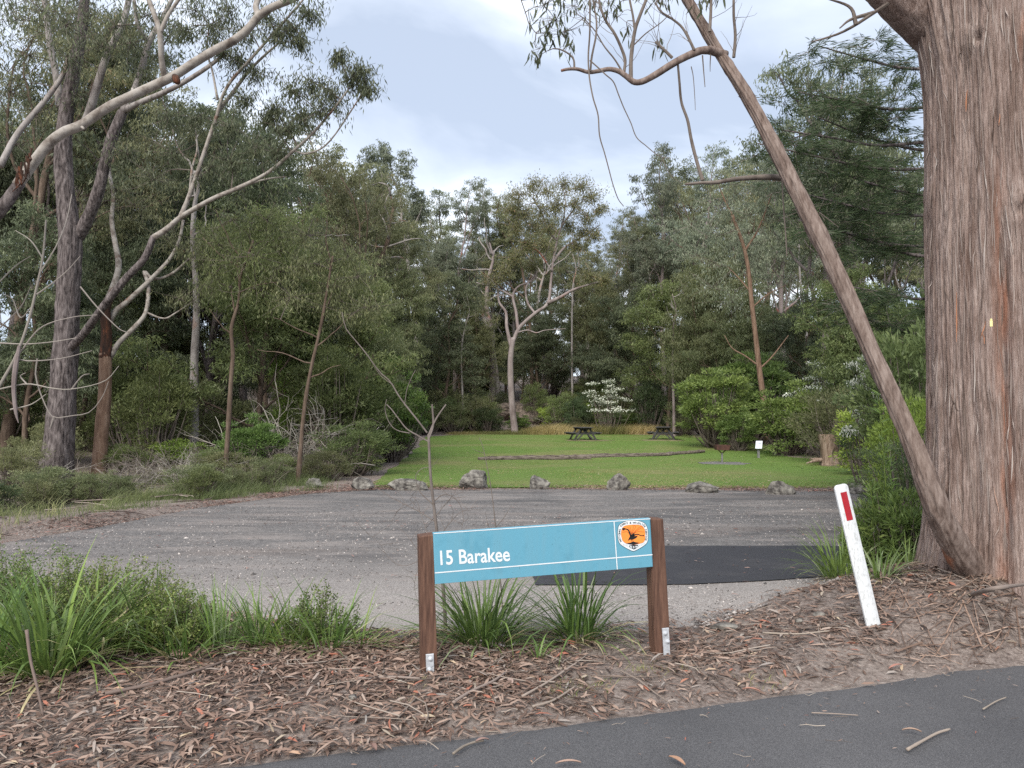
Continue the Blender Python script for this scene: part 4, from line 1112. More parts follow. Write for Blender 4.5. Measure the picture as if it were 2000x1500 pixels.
# ------------------------------------------------------------------ singled-out bushes
HB = [('b_tier', 1400, 35.5, 700, 3.2, 'tiered bright green bush behind the barbecue, leftmost of the big bushes', 'rounded_bush'),
      ('b_tier2', 1545, 31, 735, 3.0, 'rounded bright green bush behind the small information board', 'rounded_bush'),
      ('b_tier', 1480, 38, 668, 3.6, 'tall bright green bush behind the red-brown slim trunk', 'rounded_bush'),
      ('b_tier2', 1440, 33.5, 790, 1.6, 'low dark glossy bush right behind the barbecue', 'rounded_bush'),
      ('b_flower', 1190, 50.6, 726, 2.6, 'white-flowering shrub at the back of the lawn', 'flowering_shrub'),
      ('b_flower', 1602, 33.5, 682, 2.4, 'white-flowering shrub above the tree stump', 'flowering_shrub'),
      ('b_flower', 1692, 17, 650, 1.1, 'white-blossomed shrub in front of the green right-hand thicket', 'flowering_shrub'),
      ('b_olive', 1640, 26.5, 735, 2.6, 'grey-olive arching shrub beside the stump', 'shrub'),
      ('b_lime', 1700, 21.5, 770, 1.8, 'yellow-green shrub right of the stump', 'shrub'),
      ('b_acacia', 690, 21.3, 815, 1.9, 'dense green shrub at the left corner of the lawn', 'shrub'),
      ('b_acacia', 655, 24, 660, 2.2, 'tall yellow-green wattle shrub behind the left corner of the lawn', 'shrub'),
      ('b_tier2', 765, 27.5, 690, 2.2, 'layered green shrub overhanging the left lawn edge', 'shrub'),
      ('b_dark', 785, 31, 790, 1.6, 'dark low shrub at the left lawn edge', 'shrub'),
      ('b_lime', 600, 26, 670, 2.0, 'bright lime shrub between the left saplings', 'shrub'),
      ('b_acacia', 300, 22, 700, 2.0, 'mid-green shrub right of the reddish trunk', 'shrub'),
      ('b_tier2', 490, 20.5, 800, 1.5, 'bright green fern-like shrub at the foot of the left saplings', 'shrub'),
      ('b_acacia', 265, 24, 690, 2.0, 'yellow-green shrub behind the reddish trunk', 'shrub'),
      ('b_lime', 350, 21.5, 850, 1.3, 'small lime shrub under the straight pale trunk', 'shrub'),
      ('b_acacia', 420, 19.6, 868, 1.1, 'small green shrub left of the knotted sapling foot', 'shrub'),
      ('b_olive', 30, 17.4, 850, 1.4, 'olive shrub at the foot of the left picture edge', 'shrub'),
      ('b_dark2', 95, 21, 810, 1.6, 'dark olive shrub behind the grey forked trunk', 'shrub'),
      ('b_acacia', 250, 20.6, 860, 1.2, 'small green shrub right of the reddish trunk foot', 'shrub'),
      ('b_acacia', 545, 19.8, 880, 1.0, 'small bushy green shrub left of the right-leaning sapling', 'shrub'),
      ('b_dark2', 635, 19.6, 870, 1.3, 'dark grassy shrub right of the right-leaning sapling', 'shrub'),
      ('b_dark', 1125, 51.6, 770, 1.6, 'dark shrub left of the white-flowering shrub', 'shrub'),
      ('b_dark', 955, 51.4, 790, 1.9, 'dark green shrub beside the pale gum trunk', 'shrub'),
      ('b_acacia', 880, 51.5, 770, 2.0, 'green shrub at the left back of the lawn', 'shrub'),
      ('b_olive', 830, 49.5, 780, 1.8, 'olive shrub at the left back corner of the lawn', 'shrub'),
      ('b_dark', 1270, 51, 740, 2.2, 'dark shrub between the picnic tables at the back', 'shrub'),
      ('b_dark2', 1335, 47, 770, 2.2, 'dark spreading shrub behind the right picnic table', 'shrub')]
for i, (kd, px, d, yt, wd, lab, nm) in enumerate(HB):
    p = G(px, d); h_ = P(px, yt, d)[2] - p[2]
    place_bush(PR[kd], p - UP * .05, h_, i * 2.3, lab, None, nm, wide=wd / PR[kd].get('W', 2.2) * PR[kd]['H'] / h_ * 1.25)
for i, (px, d, h_, lab) in enumerate([(270, 17.6, 1.1, 'in front of the reddish trunk'), (480, 18.2, 1.2, 'just right of the knotted sapling'), (620, 20.5, 1.4, 'right of the right-leaning sapling'), (60, 18.2, 1.3, 'left of the grey forked trunk'), (330, 21, 1.6, 'deeper behind the low limb fork'), (300, 19, 1.5, 'left of the saplings'), (360, 18.5, 1.3, 'below the pale trunk'), (420, 20, 1.5, 'beside the first sapling'), (530, 20, 1.5, 'between the two saplings'), (560, 22, 1.9, 'behind the second sapling'), (230, 18, 1.2, 'right of the reddish trunk'), (1660, 24.6, .8, 'heaped beside the stump'), (1690, 23.5, .7, 'right of the stump by the lawn edge')]):
    p = G(px, d); place_bush(PR['twiggy2' if i % 3 else 'twiggy'], p, h_ * .72, i * 1.9, f'tangle of bare grey twigs {lab}', 'bare twig thickets', name='twig_thicket', wide=1.35)

for i in range(22):
    u_ = i / 21; y = 10.6 + u_ * 8.6 + rng.uniform(-.4, .4); xf = np.interp(y, FAR[3:8, 1], FAR[3:8, 0]) if y < 17.1 else -3.6; x = xf - rng.uniform(1.3, 3.6) - (1 - u_) * 1.0
    kd = ['b_dark2', 'b_olive', 'b_acacia', 'b_dark', 'b_olive'][i % 5]; px = 1000 + x / y * F_PX
    lb_ = where(x, y, f'knee-high {kn[kd]} shrub').replace('scrub front', 'car park edge')
    if lb_ in USED or not in_view(x, y): continue
    USED[lb_] = 1
    place_bush(PR[kd], (x, y, float(H(x, y)) - .05), rng.uniform(.45, .95), i * 1.1, lb_, 'low shrubs along the car park edge', wide=1.5)

# ------------------------------------------------------------------ trees built limb by limb
def limb_mb(mb, pts, r0, r1, sides=10, n=26, disp=.0, seed=0, a=.5, m=0):
    """pts: (px, py, distance) list; r0, r1 radii in metres"""
    w = catmull(np.array([P(*q) for q in pts]), n); rad = np.linspace(r0, r1, n)
    if disp: rad = rad * (1 + disp * fbm(np.arange(n) * .5 + seed, 1.3))
    mb.tube(w, rad, sides, a=a, m=m); return w
def foliage_at(rng, lm, tm, anchors, spots, dens=1.0, L=.12, W=.02, seg=2, sub=9, per=11, droop=1.0, out=.45, vb=.4, twr=.006):
    anchors = np.vstack(anchors)
    for (px, py, d, rp) in spots:
        c = P(px, py, d); r_ = rp * d / F_PX
        j = np.argmin(np.linalg.norm(anchors - c, axis=1)); an = anchors[j]
        tm.tube(catmull([an, an * .5 + c * .5 + rng.normal(0, .12 * r_, 3) + UP * .1 * r_, c], 7), np.linspace(twr * 2.2, twr, 7), 4, cap=False)
        ns = int(sub * dens)
        tips = c + rng.normal(0, .78, (ns, 3)) * r_ * np.array([1, 1, .75])
        for t_ in tips:
            mid = c * .45 + t_ * .55 + rng.normal(0, .08 * r_, 3)
            pl = catmull([c, mid, t_], 6); tm.tube(pl, np.linspace(twr, twr * .4, 6), 3, cap=False)
            k = per; q = pl[rng.integers(1, 6, k)] + rng.normal(0, .20 * r_ + .02, (k, 3))
            ax = nrm(rng.normal(size=(k, 3)) * np.array([out, out, out * .5]) + np.array([0, 0, -droop])) * (L * rng.uniform(.6, 1.2, (k, 1)))
            lm.leaves(q, ax, W * rng.uniform(.7, 1.2, k), np.clip(vb + rng.normal(0, .2, k), 0, 1), rng, seg=seg)

# --- pale forked gum at the back of the lawn
rg = np.random.default_rng(77)
base = G(1005, 50.3)
root = empty('pale_gum_tree', base); tag(root, 'pale pink-grey forked gum with a bronze crown at the back of the lawn', 'tree')
D = 50.3; tm = LS(); anc = []
trunk = np.array([base - UP * .3, base + UP * .25, P(1000, 790, D), P(997, 730, D), P(998, 690, D), P(1003, 660, D)])
w = catmull(trunk, 30); rad = np.interp(np.arange(30), [0, 3, 8, 29], [.42, .29, .22, .165]); tm.tube(w, rad, 14)
def lb(pts, r0, r1, sd=7, n=20):
    q = limb_mb(tm, [(a_, b_, D + c_) for a_, b_, c_ in pts], r0, r1, sd, n, .08, len(anc)); anc.append(q); return q
lb([(1002, 668, 0), (1015, 640, 0), (1045, 612, -.3), (1070, 592, -.4), (1076, 550, -.2), (1080, 512, 0), (1088, 470, .3), (1100, 430, .4), (1105, 395, .4)], .145, .035, 9, 34)
lb([(1070, 592, -.4), (1095, 580, -.8), (1120, 566, -1), (1150, 556, -1.2), (1180, 548, -1)], .14, .04)
lb([(1080, 512, 0), (1100, 486, .5), (1125, 470, .8), (1150, 455, 1), (1170, 440, 1)], .10, .03)
lb([(1088, 470, .3), (1070, 450, .3), (1060, 420, 0), (1045, 395, -.4)], .08, .03)
lb([(1098, 440, .4), (1120, 410, .4), (1140, 390, .2)], .07, .025)
lb([(999, 680, 0), (990, 640, .3), (988, 610, .6), (975, 590, .9), (972, 560, 1.2)], .14, .05)
lb([(1012, 646, 0), (1008, 610, .4), (1002, 580, .6), (1012, 560, .6), (1040, 548, .6), (1050, 530, .6)], .12, .04)
lb([(1002, 580, .6), (985, 570, .8), (960, 560, 1), (930, 552, 1.3)], .07, .03)
lb([(1045, 612, -.3), (1030, 590, .2), (1028, 560, .5), (1045, 535, .7), (1040, 510, .9)], .08, .03)
lb([(1010, 650, 0), (1030, 645, -.6), (1048, 650, -.9), (1065, 645, -1.1), (1105, 642, -1.3)], .06, .02)
lb([(1078, 530, -.2), (1050, 490, -.6), (1020, 480, -1)], .06, .02)
tm.obj('trunk', M['pinkgum'], root, base, smooth_=True)
lm = MB(); tw = MB()
spots = [(1015, 380, 48, 24), (1040, 362, 50, 22), (1070, 372, 50, 24), (1100, 360, 51, 24), (1130, 365, 50, 24), (1155, 385, 50, 22), (1170, 410, 50, 20), (1150, 425, 50, 24), (1120, 400, 50, 24), (1090, 400, 50, 24), (1055, 405, 50, 24), (1025, 415, 49, 22),
         (1010, 445, 49, 22), (1040, 440, 50, 24), (1075, 440, 50, 22), (1110, 440, 51, 22), (1140, 455, 51, 22), (1165, 460, 50, 20), (1125, 480, 51, 20), (1030, 475, 49, 20), (1060, 480, 50, 20), (1178, 545, 49, 14), (1150, 540, 49, 16), (1005, 500, 49, 22), (1040, 520, 51, 18), (960, 545, 51, 22), (985, 530, 51, 20), (1000, 410, 49, 16)]
foliage_at(rg, lm, tw, anc, spots, L=.18, W=.052, seg=1, sub=24, per=32, vb=.46, droop=.8, out=.6, twr=.014)
lm.obj('crown', M['euc_red'], root, base); tw.obj('twigs', M['gum'], root, base)['kind'] = 'stuff'
# red-brown slim gum before the bushes on the right
base = G(1497, 34.5); D = 34.5; root = empty('slim_gum_tree', base); tag(root, 'slim red-brown trunk with thin side branches rising through the tiered bushes', 'tree')
tm = LS(); anc = []
anc.append(limb_mb(tm, [(1500, 860, D), (1494, 800, D), (1484, 730, D), (1476, 660, D), (1468, 590, D), (1462, 530, D), (1452, 480, D), (1430, 420, D)], .145, .07, 10, 34, .06))
lb([(1478, 712, 0), (1455, 695, 0), (1430, 680, 0), (1415, 655, 0)], .045, .015)
lb([(1482, 722, 0), (1505, 700, 0), (1525, 675, 0), (1540, 655, 0)], .045, .015)
lb([(1470, 600, 0), (1500, 575, 0), (1540, 555, 0)], .04, .015)
lb([(1466, 570, 0), (1440, 540, .3), (1420, 520, .5)], .04, .015)
lb([(1455, 490, 0), (1480, 450, 0), (1500, 400, 0), (1510, 370, 0)], .06, .02)
lb([(1430, 420, 0), (1415, 390, 0), (1400, 350, 0)], .05, .02)
tm.obj('trunk', M['redbrown'], root, base, smooth_=True)
lm = MB(); tw = MB()
foliage_at(rg, lm, tw, anc, [(px_, py_, D + dz_, 34) for px_, py_, dz_ in [(1400, 345, 0), (1440, 360, .4), (1480, 370, 0), (1515, 360, -.4), (1385, 400, 0), (1425, 410, .5), (1465, 420, -.5), (1510, 420, .5), (1400, 460, 0), (1440, 470, 1), (1500, 470, 0), (1410, 520, 0), (1480, 520, 1), (1530, 540, 0), (1390, 560, .5), (1430, 590, .8), (1540, 480, 1), (1550, 400, 1), (1360, 500, 1), (1350, 440, 1)]], L=.16, W=.036, seg=1, sub=15, per=28, vb=.5, twr=.01)
lm.obj('crown', M['euc_grey'], root, base); tw.obj('twigs', M['twigbark'], root, base)['kind'] = 'stuff'
# bare pale trunks showing through the forest
for i, (pts, r_, lab) in enumerate([([(379, 800, 23), (380, 700, 23), (384, 620, 23), (382, 540, 23), (376, 470, 23), (380, 400, 23)], .135, 'straight pale trunk standing in the left thicket behind the saplings'),
                                  ([(962, 760, 60), (962, 690, 60), (957, 640, 60), (950, 590, 60), (955, 540, 60)], .28, 'straight pale pink trunk behind the forked gum, left one of the pair'),
                                  ([(972, 760, 63), (958, 660, 63), (945, 620, 63), (935, 580, 63), (930, 540, 63)], .26, 'pale leaning trunk crossing behind the straight pink trunk'),
                                  ([(926, 740, 62), (922, 670, 62), (930, 630, 62), (925, 580, 62)], .16, 'thin white trunk left of the straight pink trunk'),
                                  ([(1062, 760, 62), (1064, 690, 62), (1058, 650, 62), (1050, 600, 62), (1056, 560, 62)], .24, 'pale crooked trunk right of the forked gum'),
                                  ([(1640, 740, 40), (1640, 690, 40), (1634, 660, 40), (1640, 610, 40), (1655, 540, 40)], .20, 'pale pink trunk with a low fork right of the tiered bushes'),
                                  ([(1577, 720, 44), (1574, 640, 44), (1566, 580, 44), (1560, 500, 44)], .09, 'thin straight pole trunk above the white flowers on the right'),
                                  ([(592, 760, 34), (591, 660, 34), (590, 600, 34), (596, 540, 34), (590, 450, 34)], .17, 'brownish trunk behind the second left sapling'),
                                  ([(340, 700, 40), (338, 640, 40), (330, 600, 40), (345, 560, 40)], .2, 'short pink trunk deep in the left forest'),
                                  ([(720, 740, 44), (716, 650, 44), (722, 560, 44), (755, 480, 44), (760, 440, 44)], .22, 'brown trunk curving up behind the layered lawn-edge shrub'),
                                  ([(1118, 780, 58), (1117, 660, 58), (1119, 560, 58)], .10, 'thin straight sapling trunk right of the sandstone ledge'),
                                  ([(1316, 800, 46), (1314, 720, 46), (1315, 640, 46)], .09, 'thin pale sapling trunk behind the right picnic table'),
                                  ([(905, 820, 53), (903, 760, 53), (901, 690, 53), (908, 640, 53)], .09, 'thin pale sapling trunk left of the forked gum')]):
    D = pts[0][2]; b_ = G(pts[0][0], D); rt = empty('gum_tree', b_); tag(rt, lab, 'tree')
    mb = MB(); e_ = pts[-1]; f_ = pts[-2]; P0 = [(pts[0][0], pts[0][1], D)] + pts[1:] + [(e_[0] + .6 * (e_[0] - f_[0]) + 5, e_[1] - 34, D), (e_[0] + .8 * (e_[0] - f_[0]) - 3, e_[1] - 66, D)]
    w = catmull(np.vstack([b_ - UP * .3, [P(*q) for q in P0]]), 26); mb.tube(w, np.linspace(r_ * 1.1, r_ * .22, 26) * (1 + .07 * fbm(np.arange(26) * .6 + i, 2.)), 10)
    mb.obj('trunk', M['brown'] if i in (7, 9) else (M['gum'] if i % 2 == 0 else M['pinkgum']), rt, b_, smooth_=True)
    mb = LS(); tw = MB()
    for k in range(7):
        j = rg.integers(11, 25); d_ = nrm(np.array([rg.normal(), rg.normal() * .5, rg.uniform(.1, 1.2)])); q, _ = path(rg, w[j], d_, r_ * rg.uniform(6, 14), 8, .25, .05); mb.tube(q, np.linspace(r_ * .32, r_ * .08, 9), 5)
    mb.obj('limb', M['gum'], rt, b_, smooth_=True)
# --- big grey forked trunk on the left
base = G(107, 19.2); D = 19.2; root = empty('grey_forked_tree', base); tag(root, 'large rough grey-barked gum forking low, with white upper limbs, left foreground forest', 'tree')
tm = LS(); anc = []
_tp = [(100, 965), (107, 930), (116, 860), (123, 760), (130, 650), (134, 560), (138, 480), (130, 400), (124, 320), (127, 240), (140, 160), (156, 80), (165, 0), (160, -60)]
w = catmull(np.array([P(a_, b_, D) for a_, b_ in _tp]), 120)
rad = np.interp(np.linspace(0, 13, 120), range(14), [.52, .41, .34, .30, .28, .265, .26, .22, .20, .17, .15, .13, .11, .10])
tm.tube(w, rad, 40); V = tm.l[0].v[0][:120 * 40].reshape(120, 40, 3)
th = np.arange(40)[None] / 40 * 2 * np.pi; zz_ = np.linspace(0, 16, 120)[:, None]
V += ((V - w[:, None]) / rad[:, None, None]) * (.022 * (1 - 2 * np.abs(vnoise(th * 3.2 + .5 * fbm(th, zz_), zz_ * .8))) + .02 * fbm(th * 3, zz_ * 2, 3))[..., None] * np.clip(rad / .25, .4, 1)[:, None, None]
anc.append(w[60:])
tm.obj('trunk', M['rough'], root, base, smooth_=True)
tm = LS()
lb([(140, 478, .1), (165, 440, 0), (190, 380, -.2), (205, 320, -.3), (220, 265, -.4), (240, 218, -.4)], .165, .12, 12, 26)
tm.obj('fork_limb', M['rough'], root, base, smooth_=True)
tm = LS()
lb([(240, 220, -.4), (262, 180, -.5), (278, 130, -.4), (290, 85, -.3), (315, 40, 0), (340, -10, 0)], .10, .05, 10, 26)
lb([(242, 216, -.4), (270, 202, -.8), (310, 185, -1.2), (350, 166, -1.6), (400, 135, -2), (440, 105, -2)], .08, .04, 9)
lb([(160, 250, 0), (175, 217, -.3), (196, 147, -.4), (210, 105, -.4), (228, 70, -.4), (245, 28, -.3), (255, -20, -.3)], .11, .07, 10)
lb([(118, 210, 0), (110, 150, .3), (98, 90, .4), (92, 45, .5), (85, -10, .5)], .10, .06, 9)
lb([(0, 325, -1), (35, 260, -.6), (88, 196, -.3), (122, 147, 0), (134, 110, 0)], .08, .05, 9)
lb([(290, 85, -.3), (270, 50, -.6), (262, 0, -.8)], .06, .04, 8)
tm.obj('white_limb', M['gum'], root, base, smooth_=True)
# long limb sweeping right
tm = LS()
s1 = lb([(128, 692, 0), (145, 672, -.2), (165, 650, -.6), (205, 595, -1.2), (245, 545, -1.4), (282, 505, -1.5), (300, 462, -1.5)], .11, .072, 12, 26)
tm.obj('sweeping_limb', M['rough'], root, base, smooth_=True)
tm = LS()
lb([(300, 464, -1.5), (325, 448, -1.5), (352, 425, -1.6), (385, 405, -1.8), (420, 386, -2), (472, 364, -2.2), (525, 336, -2.4), (574, 294, -2.6), (612, 259, -2.8), (650, 215, -3), (680, 175, -3)], .070, .018, 10, 40)
lb([(352, 425, -1.6), (366, 392, -1.6), (385, 340, -1.7), (405, 280, -1.8), (424, 225, -1.9), (432, 195, -2), (450, 160, -2), (490, 115, -2.2), (530, 70, -2.4), (570, 25, -2.6), (600, -10, -2.6)], .056, .020, 9, 40)
lb([(428, 215, -1.9), (455, 180, -1.8), (485, 140, -1.8), (520, 105, -1.8), (550, 80, -1.8)], .05, .02, 7)
lb([(425, 195, -2), (415, 140, -2), (405, 100, -2.2), (408, 50, -2.2)], .03, .012, 6)
lb([(370, 385, -1.6), (375, 330, -1.4), (385, 290, -1.2), (380, 240, -1)], .03, .012, 6)
lb([(574, 294, -2.6), (600, 300, -2.6), (640, 280, -2.8), (690, 210, -3), (715, 165, -3)], .025, .010, 6)
lb([(472, 364, -2.2), (520, 350, -2), (560, 345, -2)], .03, .012, 6)
tm.obj('pale_limb', M['gum_near'], root, base, smooth_=True)
lm = MB(); tw = MB(); rg = np.random.default_rng(101)
spots = [(px_, py_, D + dz_, r_) for px_, py_, dz_, r_ in [
    (30, 40, 0, 60), (80, 20, -1, 55), (130, 50, -1, 55), (180, 30, 0, 55), (225, 50, -1, 50), (60, 110, 0, 55), (130, 110, -1, 45), (200, 90, -1, 40), (255, 85, -1, 40), (20, 180, 0, 60), (70, 220, 0, 45), (30, 280, .5, 50), (160, 190, 0, 35),
    (290, 30, -1, 40), (380, 20, -2, 36), (360, 60, -2, 30), (415, 55, -2.2, 34), (450, 25, -2.2, 34), (480, 60, -2.4, 34), (520, 35, -2.5, 34), (565, 55, -2.6, 30), (600, 25, -2.6, 26), (590, 75, -2.6, 22), (545, 70, -2.4, 26),
    (500, 140, -2, 28), (470, 115, -2, 26), (425, 95, -2.2, 28), (540, 215, -2.6, 26), (575, 180, -2.8, 30), (610, 160, -2.8, 32), (650, 185, -3, 32), (690, 150, -3, 28), (705, 135, -3, 24), (630, 215, -3, 34), (590, 225, -2.8, 32), (660, 110, -3, 18), (715, 175, -3, 18),
    (560, 255, -2.6, 30), (520, 230, -2.4, 24), (480, 195, -2, 26), (450, 250, -2, 26), (500, 290, -2.2, 32), (540, 300, -2.4, 30), (450, 320, -2, 30), (410, 330, -1.6, 34), (340, 300, -1, 34), (300, 350, -1, 34), (250, 300, -.5, 30), (380, 230, -1.4, 26), (330, 230, -1, 30), (290, 150, -.6, 26), (320, 110, -.6, 22)]]
foliage_at(rg, lm, tw, anc, spots, L=.15, W=.026, seg=1, sub=22, per=20, vb=.42, droop=1.0, out=.5, twr=.007)
lm.obj('crown', M['euc_dark'], root, base); tw.obj('twigs', M['twigbark'], root, base)['kind'] = 'stuff'

# --- reddish trunk with burnt hollow
base = G(193, 20.3); D = 20.3; root = empty('reddish_gum_tree', base); tag(root, 'slender reddish-brown trunk with a burnt split right of the big grey trunk', 'tree')
tm = LS(); anc = []
lb([(191, 935, 0), (194, 915, 0), (198, 850, 0), (204, 780, 0), (206, 720, 0), (205, 690, 0)], .20, .15, 14, 26)
tm.obj('trunk', M['redbrown'], root, base, smooth_=True)
tm = LS(); lb([(205, 700, 0), (208, 660, 0), (206, 610, -.1), (212, 585, -.1)], .15, .11, 12, 18); tm.obj('burnt_split', M['burnt'], root, base, smooth_=True)
tm = LS()
lb([(214, 700, .1), (232, 670, .1), (262, 640, .1), (285, 610, .2), (290, 560, .3), (282, 530, .4), (300, 545, .4), (335, 535, .5), (370, 505, .6)], .075, .03, 9, 30)
lb([(210, 590, 0), (222, 560, 0), (232, 520, .1), (226, 480, .2), (218, 430, .3), (222, 380, .5), (212, 330, .6), (220, 280, .7)], .10, .03, 9)
lb([(207, 645, .05), (224, 610, .1), (245, 592, .1), (280, 560, .2), (310, 530, .3), (332, 505, .4), (350, 470, .5), (358, 430, .6)], .085, .035, 9, 28)
lb([(285, 610, .2), (320, 622, .3), (345, 610, .4), (375, 590, .6)], .03, .015, 6)
tm.obj('pale_limb', M['gum_near'], root, base, smooth_=True)
lm = MB(); tw = MB()
foliage_at(rg, lm, tw, anc, [(px_, py_, D + .5, r_) for px_, py_, r_ in [(360, 490, 34), (390, 510, 34), (330, 470, 34), (400, 560, 34), (225, 370, 40), (180, 400, 40), (260, 400, 34), (420, 470, 40), (350, 580, 26)]], L=.15, W=.026, seg=1, sub=20, per=20, vb=.45, twr=.006)
lm.obj('crown', M['euc'], root, base); tw.obj('twigs', M['twigbark'], root, base)['kind'] = 'stuff'

# --- two left saplings
for i, (pts, r_, lab, fol) in enumerate([
    ([(440, 925, 18.8), (443, 880, 18.8), (448, 800, 18.8), (452, 730, 18.8), (455, 690, 18.8), (452, 640, 18.8), (466, 590, 18.8), (470, 540, 18.8), (495, 470, 18.8)], .075, 'thin brown sapling trunk with a knotted fork, nearer the grey forked tree', [(490, 450), (455, 430), (520, 430), (500, 500), (540, 480), (465, 510), (430, 480), (545, 530), (420, 540), (500, 560)]),
    ([(583, 930, 18.6), (587, 880, 18.6), (592, 820, 18.6), (600, 760, 18.6), (612, 700, 18.6), (628, 630, 18.6), (640, 560, 18.6), (650, 500, 18.6)], .07, 'thin dark sapling trunk leaning right, nearer the lawn corner', [(640, 480), (600, 460), (680, 500), (620, 520), (665, 560), (700, 540), (590, 520), (640, 600), (720, 600), (570, 580), (690, 610)])]):
    D = pts[0][2]; base = G(pts[0][0], D); root = empty('sapling', base); tag(root, lab, 'sapling')
    tm = LS(); w = catmull(np.vstack([base - UP * .1, [P(*q) for q in pts]]), 34); tm.tube(w, np.linspace(r_, r_ * .35, 34) * (1 + .18 * fbm(np.arange(34) * .7, 3. + i)), 9); anc = [w[18:]]
    for k in range(7):
        q, _ = path(rg, w[rg.integers(18, 33)], np.array([rg.normal(), rg.normal() * .5, .8]), rg.uniform(.7, 1.6), 7, .15, .06); tm.tube(q, np.linspace(.022, .007, 8), 5); anc.append(q)
    tm.obj('trunk', M['brown'], root, base, smooth_=True)
    lm = MB(); tw = MB(); foliage_at(rg, lm, tw, anc, [(a_, b_, D + rg.uniform(-.5, .8), 46) for a_, b_ in fol], L=.13, W=.024, seg=1, sub=24, per=24, vb=.34, twr=.006)
    lm.obj('crown', M['acacia' if i == 0 else 'olive'], root, base); tw.obj('twigs', M['twigbark'], root, base)['kind'] = 'stuff'

# --- near pale limb crossing the upper left, from a trunk beyond the left edge
D = 9.0; base = np.array([*G(-420, 9.6)]); root = empty('overhanging_gum_tree', base); tag(root, 'near gum limb, smooth and pale, arching across the upper left corner', 'tree')
tm = LS(); anc = []
x0 = P(-330, 620, 9.4)
w = catmull(np.array([base - UP * .2, base + UP * 1.0, x0, P(-170, 530, 9.2), P(-60, 462, 9.1), P(0, 410, 9.0), P(40, 356, 9.0)]), 40); tm.tube(w, np.interp(np.arange(40), [0, 10, 39], [.20, .12, .062]), 16)
tm.obj('trunk', M['rough'], root, base, smooth_=True); anc.append(w)
tm = LS()
main = lb([(34, 362, 0), (60, 325, 0), (95, 281, 0), (125, 258, 0), (157, 245, 0), (210, 210, 0), (262, 185, 0), (336, 150, 0), (380, 122, 0), (420, 98, 0), (455, 80, 0), (483, 58, 0), (505, 32, 0), (530, 15, 0), (575, -4, 0), (640, -40, 0)], .062, .040, 18, 80)
lb([(322, 152, 0), (316, 120, -.1), (312, 63, -.2), (302, 30, -.2), (288, -8, -.2), (280, -40, -.2)], .036, .025, 12, 24)
lb([(312, 66, -.2), (328, 30, -.2), (345, 5, -.2), (370, -30, -.2)], .026, .018, 10)
lb([(505, 32, 0), (500, 10, .1), (515, -20, .2)], .04, .03, 10)
for pts in ([(262, 185, 0), (258, 172, 0)], [(208, 210, 0), (209, 200, 0)], [(157, 245, 0), (164, 252, -.05)]): lb(pts, .03, .012, 6, 4)
tm.obj('limb', M['gum_near'], root, base, smooth_=True)
mb = MB(); c = P(345, 158, 8.9)
mb.tube([c + np.array([-.03, 0, .06]), c + np.array([0, -.02, .02]), c + np.array([.02, -.03, -.02]), c + np.array([.04, -.02, -.045])], [.03, .046, .042, .018], 12)
mb.obj('burl', M['burnt'], root, base, smooth_=True)
mb = MB()
for k in range(16):
    j = rg.integers(3, 9); q = main[j] + np.array([rg.uniform(-.03, .06), -.14, rg.uniform(-.05, .03)]); L_ = rg.uniform(.08, .26)
    mb.tube([q, q + np.array([rg.normal(0, .02), -.01, -L_ * .6]), q + np.array([rg.normal(0, .04), .01, -L_])], [.014, .012, .003], 4)
o = mb.obj('peeling_bark', M['burnt'], root, base); o['kind'] = 'stuff'
lm = MB(); tw = MB()
foliage_at(rg, lm, tw, anc, [(px_, py_, 9.0 + dz_, r_) for px_, py_, dz_, r_ in [(620, -20, 0, 50), (560, -30, -.3, 40), (400, -30, 0, 40), (230, -20, 0, 50), (90, -20, .3, 60), (20, 10, .5, 50)]], L=.12, W=.02, seg=2, sub=10, per=10, vb=.4, twr=.004)
lm.obj('crown', M['euc_dark'], root, base); tw.obj('twigs', M['twigbark'], root, base)['kind'] = 'stuff'

# --- bare near shrub at the left picture edge
D = 9.5; base = np.array([*G(-60, D)]); root = empty('bare_shrub', base); tag(root, 'leafless grey shrub with arching bare twigs at the left picture edge', 'shrub')
tm = LS(); anc = []
lb([(-60, 1010, 0), (-50, 880, 0), (-20, 790, 0), (0, 752, 0), (31, 696, 0), (55, 630, 0), (72, 560, 0), (84, 500, 0), (90, 430, 0)], .025, .011, 8, 30)
for pts in [[(72, 575, 0), (100, 555, 0), (130, 530, 0), (157, 500, 0)], [(62, 600, 0), (40, 620, .1), (25, 585, .2), (8, 575, .2)], [(0, 670, .2), (50, 672, .2), (100, 668, .1), (150, 660, 0)],
            [(-10, 762, 0), (52, 750, 0), (100, 758, -.1), (140, 760, -.1), (203, 745, -.1), (232, 715, -.1)], [(73, 700, 0), (70, 738, 0), (88, 790, 0), (105, 815, 0), (140, 812, 0), (175, 805, 0), (200, 775, 0), (212, 745, 0)],
            [(105, 815, 0), (100, 830, 0), (97, 838, 0)], [(30, 700, 0), (60, 705, 0), (120, 700, 0), (180, 685, 0)], [(84, 505, 0), (60, 470, .1), (30, 450, .2)], [(80, 530, 0), (110, 480, 0), (130, 430, .1), (140, 380, .2)], [(0, 640, .2), (40, 600, .2), (60, 560, .2)],
            [(38, 690, 0), (80, 640, 0), (140, 620, 0), (190, 615, 0)], [(52, 750, 0), (40, 735, 0), (50, 728, 0)], [(140, 760, 0), (160, 735, 0), (175, 730, 0)], [(20, 800, 0), (60, 790, 0), (90, 770, 0)], [(-10, 560, 0), (30, 520, 0), (60, 500, 0)], [(157, 560, 0), (190, 600, 0), (230, 640, 0), (250, 650, 0)]]:
    lb(pts, .010, .004, 5, 18)
tm.obj('stem', M['dead'], root, base)
